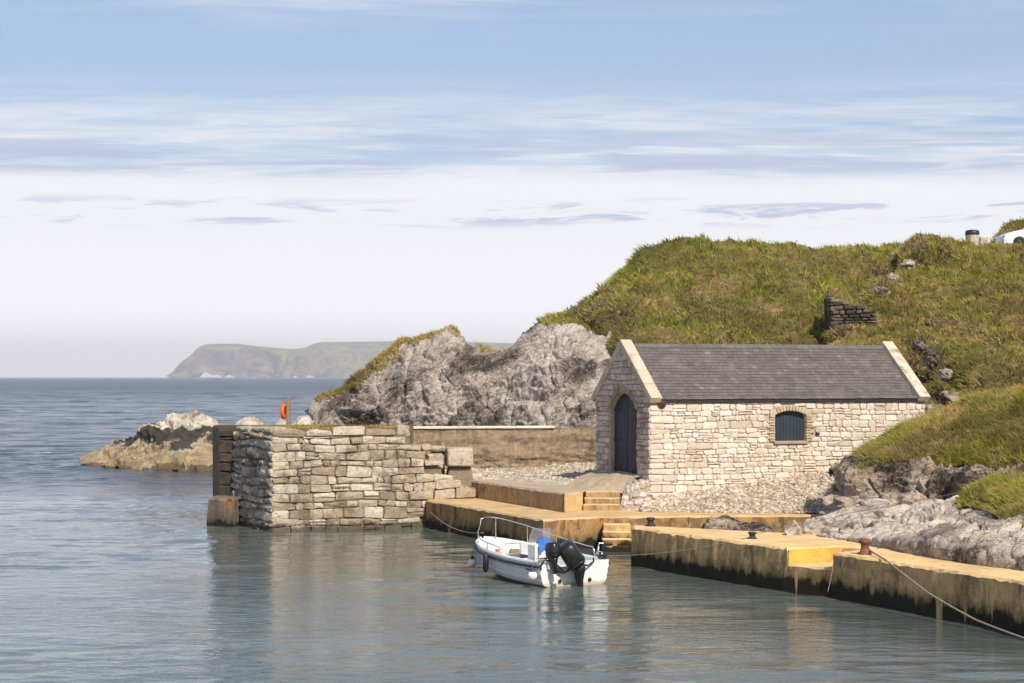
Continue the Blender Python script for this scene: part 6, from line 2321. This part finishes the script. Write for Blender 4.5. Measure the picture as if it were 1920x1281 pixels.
# litter bin and stone on the skyline
bn = W(1823, 462, 90.5)
be = empty('litter_bin', (bn[0], bn[1], bn[2] - 0.3))
tag(be, 'round concrete litter bin with black lid on the hilltop', 'bin')
m_ = MB()
m_.lathe([(0.30, 0), (0.31, 0.05), (0.31, 0.80), (0.28, 0.84)], n=20)
m_.build('body', 'bin_concrete', be, False)
m_ = MB()
m_.lathe([(0.325, 0.80), (0.33, 0.84), (0.32, 0.97), (0.24, 1.02), (0.05, 1.04)], n=20)
m_.build('lid', 'bin_lid', be, True)
V, Fc = stone_geo([(0, 0), (0.42, 0), (0.40, 0.62), (0.02, 0.66)], ((0, 0, 0), (1, 0, 0), (0, 0, 1), (0, -1, 0)), rng, gap=0, bev=0.06, out=0.15, back=0.2, rough=0.03)
o = mk('boundary_stone', V, Fc, 'pier_stone', tint=0.5)
o.location = (bn[0] + 0.33, bn[1] + 0.1, bn[2] - 0.2)
tag(o, 'upright brown stone standing against the litter bin', 'stone')

# parked car, front end only in view
cz0 = 11.02
car = empty('parked_car', (W(1872, 460, 93)[0], 93.0, cz0))
tag(car, 'white car parked at the edge of the hilltop with only its front in view', 'car')
prof = [(0.02, 0.28), (0.0, 0.50), (0.06, 0.66), (0.30, 0.80), (0.70, 0.90), (1.10, 0.97), (1.45, 1.02), (3.6, 1.02), (3.9, 0.95), (4.02, 0.6), (4.0, 0.28)]
V, Fc = [], []
ysec = [(-0.86, 0.10, 0.05), (-0.82, 0.03, 0.02), (-0.6, 0.0, 0.0), (0.6, 0.0, 0.0), (0.82, 0.03, 0.02), (0.86, 0.10, 0.05)]
npf = len(prof)
for y, ins, dn in ysec:
    for x, z in prof:
        V.append((x + (ins * 2 if x < 2 else -ins * 2) * (1 if abs(y) > 0.7 else 0), y, z - (dn * 2.0 if z > 0.6 else 0)))
for i in range(len(ysec) - 1):
    for j in range(npf - 1):
        Fc.append((i * npf + j, i * npf + j + 1, (i + 1) * npf + j + 1, (i + 1) * npf + j))
Fc.append(tuple(range(npf)))
Fc.append(tuple(reversed(range((len(ysec) - 1) * npf, len(ysec) * npf))))
mk('body', V, [tuple(reversed(f)) for f in Fc], 'car_white', car, False)
# cabin: roof and pillars in white, glass set in
cab = [(1.15, 0.97), (1.80, 1.38), (2.2, 1.46), (3.0, 1.46), (3.6, 1.36), (3.95, 1.0)]
V, Fc = [], []
for y, k in ((-0.80, 0), (-0.62, 1), (0.62, 1), (0.80, 0)):
    for i, (x, z) in enumerate(cab):
        V.append((x, (-0.80 if y < 0 else 0.80) if z < 1.05 else (-0.64 if y < 0 else 0.64) * (1 if k == 0 else 0.8), z + (0.015 if k else 0)))
nc = len(cab)
for i in range(3):
    for j in range(nc - 1):
        Fc.append((i * nc + j, (i + 1) * nc + j, (i + 1) * nc + j + 1, i * nc + j + 1))
Fc.append(tuple(range(nc)))
Fc.append(tuple(reversed(range(3 * nc, 4 * nc))))
mk('cabin', V, Fc, 'car_white', car)
m_ = MB()
m_.add([(1.42, -0.80, 1.04), (2.35, -0.80, 1.04), (2.35, -0.69, 1.38), (1.88, -0.69, 1.36)], [(0, 1, 2, 3)])
m_.build('side_window', 'car_glass', car)
m_ = MB()
m_.add([(2.45, -0.80, 1.04), (3.5, -0.80, 1.04), (3.2, -0.69, 1.38), (2.45, -0.69, 1.38)], [(0, 1, 2, 3)])
m_.build('side_window', 'car_glass', car)
m_ = MB()
m_.add([(1.22, -0.66, 1.03), (1.22, 0.66, 1.03), (1.80, 0.54, 1.40), (1.80, -0.54, 1.40)], [(0, 3, 2, 1)])
m_.build('windscreen', 'car_glass', car)
m_ = MB()
m_.box((1.40, -0.99, 0.98), (1.58, -0.84, 1.12), 0.03)
m_.build('mirror', 'bin_lid', car)
for x, y in ((0.78, -0.80), (0.78, 0.80), (3.25, -0.80), (3.25, 0.80)):
    m_ = MB()
    m_.lathe([(0.12, -0.09), (0.28, -0.10), (0.31, -0.06), (0.31, 0.06), (0.28, 0.10), (0.12, 0.09)], n=20)
    wh = m_.build('wheel', 'tyre', car, True)
    wh.rotation_euler = (R(90), 0, 0)
    wh.location = (x, y, 0.31)
for y in (-0.70, 0.70):
    m_ = MB()
    m_.box((0.03, y - 0.12, 0.60), (0.16, y + 0.12, 0.70), 0.02)
    m_.build('headlight', 'steel', car)

# heap of rubble lying behind the quay
hc = [(1312, 992, 53.6), (1330, 972, 54), (1352, 963, 54.2), (1375, 966, 54.2), (1395, 978, 54), (1430, 984, 53.8), (1450, 994, 53.6)]
o, G_q, _ = patch('rubble_heap', [back_row(hc, 1.4, -0.6), [W(*p) for p in hc], [W(u, v + 14, Y - 0.8) for u, v, Y in hc], drop(hc, -0.3, -1.0)], 90, 60, 'limestone_brown', rock_disp(0.16, 71, sc=2.0, rough=0.9, blocks=1), uvY=False)
tag(o, 'low heap of brown rubble dumped behind the far quay section', 'rubble')

# tufts along the pier top
def flat_grid(p0, p1, p2, p3, z, n=12):
    G = np.zeros((n, n, 3))
    for i in range(n):
        for j in range(n):
            a, b = i / (n - 1), j / (n - 1)
            q = (np.array(p0) * (1 - b) + np.array(p1) * b) * (1 - a) + (np.array(p3) * (1 - b) + np.array(p2) * b) * a
            G[i, j] = (q[0], q[1], z)
    return G, np.tile(np.array([0, 0, 1.0]), (n, n, 1))


pg, pn = flat_grid(PA + pd * 0.1 - nf * 0.22, PA + pd * (PLEN - 0.7) - nf * 0.22, (-3.8, 69.5), (-10.0, 69.0), PZ - 0.10)
scatter([dict(G=pg, Nn=pn, n=9000, L=0.10, w=0.011, seed=31, mask=bare(0.25, 1.3, 9), bias=0.4),
         dict(G=G_y[30:75], Nn=N_y[30:75], n=9000, L=0.07, w=0.012, seed=32, mask=bare(0.32, 0.9, 12))], 'grass', 'grass_dry')

# boulders in the gully and beside the far gable
bl_ = [(1702, 494, 83.4, 22, 'flat grey boulder at the top of the gully under the skyline knoll'),
       (1676, 520, 81.6, 20, 'dark boulder half way down the hillside gully'),
       (1652, 545, 79.6, 24, 'dark boulder just above the ruined wall stub'),
       (1748, 668, 70.0, 34, 'large grey boulder on the slope above the far gable coping'),
       (1722, 648, 71.2, 26, 'grey boulder peeping over the far end of the slate roof'),
       (1772, 700, 68.3, 24, 'brown boulder on the slope beside the far gable'),
       (1782, 744, 65.4, 34, 'broad grey boulder between the far gable and the grassy mound'),
       (1752, 768, 64.4, 34, 'pale boulder at the foot of the far end wall of the boathouse')]
for i, (u, v, Y, sz, lab) in enumerate(bl_):
    r = random.Random(300 + i)
    w, h = sz * Y / F * 0.62, sz * Y / F * 0.5
    c = np.array(W(u, v + 4, Y - 0.1))
    n1_, n2_ = 16, 10
    V = []
    for a in range(n2_ + 1):
        th = math.pi * a / n2_
        for b in range(n1_):
            ph = 2 * math.pi * b / n1_
            V.append((math.sin(th) * math.cos(ph), math.sin(th) * math.sin(ph), math.cos(th)))
    V = np.array(V)
    dd = 1 + 0.35 * fbm(V * 1.1 + i * 7, 3, 0.5, i) - 0.25 * np.exp(-8 * (lambda f: f[1] - f[0])(worley(V * 1.2 + i * 3, i)))
    V = V * dd[:, None] * np.array([w * r.uniform(0.8, 1.3), w, h * r.uniform(0.8, 1.2)])
    Fc = [(a * n1_ + b, (a + 1) * n1_ + b, (a + 1) * n1_ + (b + 1) % n1_, a * n1_ + (b + 1) % n1_) for a in range(n2_) for b in range(n1_)]
    o = mk('boulder', V, Fc, ('limestone_brown', 'limestone')[i % 3 == 2], None, False)
    o.location = c
    tag(o, lab, 'boulder')

def gear(name, m_, mat, label, cat, smooth=False):
    o = m_.build(name, mat, None, smooth)
    o.location, o.rotation_euler = boat.location, boat.rotation_euler
    return tag(o, label, cat)


m_ = MB()
for k in range(4):
    m_.tube([((3.30 + (0.15 - 0.012 * k) * math.cos(a)), -0.25 + (0.15 - 0.012 * k) * math.sin(a), 0.515 + 0.028 * k) for a in np.linspace(0, 6.1, 16)], 0.014, 5)
gear('rope_coil', m_, 'rope', 'coil of tan rope on the forward locker of the boat', 'rope', True)
m_ = MB()
m_.tube([(0.95, 0.80, 0.26), (2.6, 0.72, 0.30)], 0.022, 7)
m_.box((2.55, 0.64, 0.27), (3.0, 0.80, 0.295), 0.008)
gear('oar', m_, 'weathered_wood', 'wooden oar lying along the near side of the boat', 'oar')
m_ = MB()
m_.lathe([(0.17, 0.0), (0.18, 0.03), (0.20, 0.30), (0.18, 0.31), (0.16, 0.05)], (2.45, -0.45, 0.2), 16)
gear('fish_tub', m_, 'buoy_white', 'round white tub standing in the middle of the boat', 'tub')
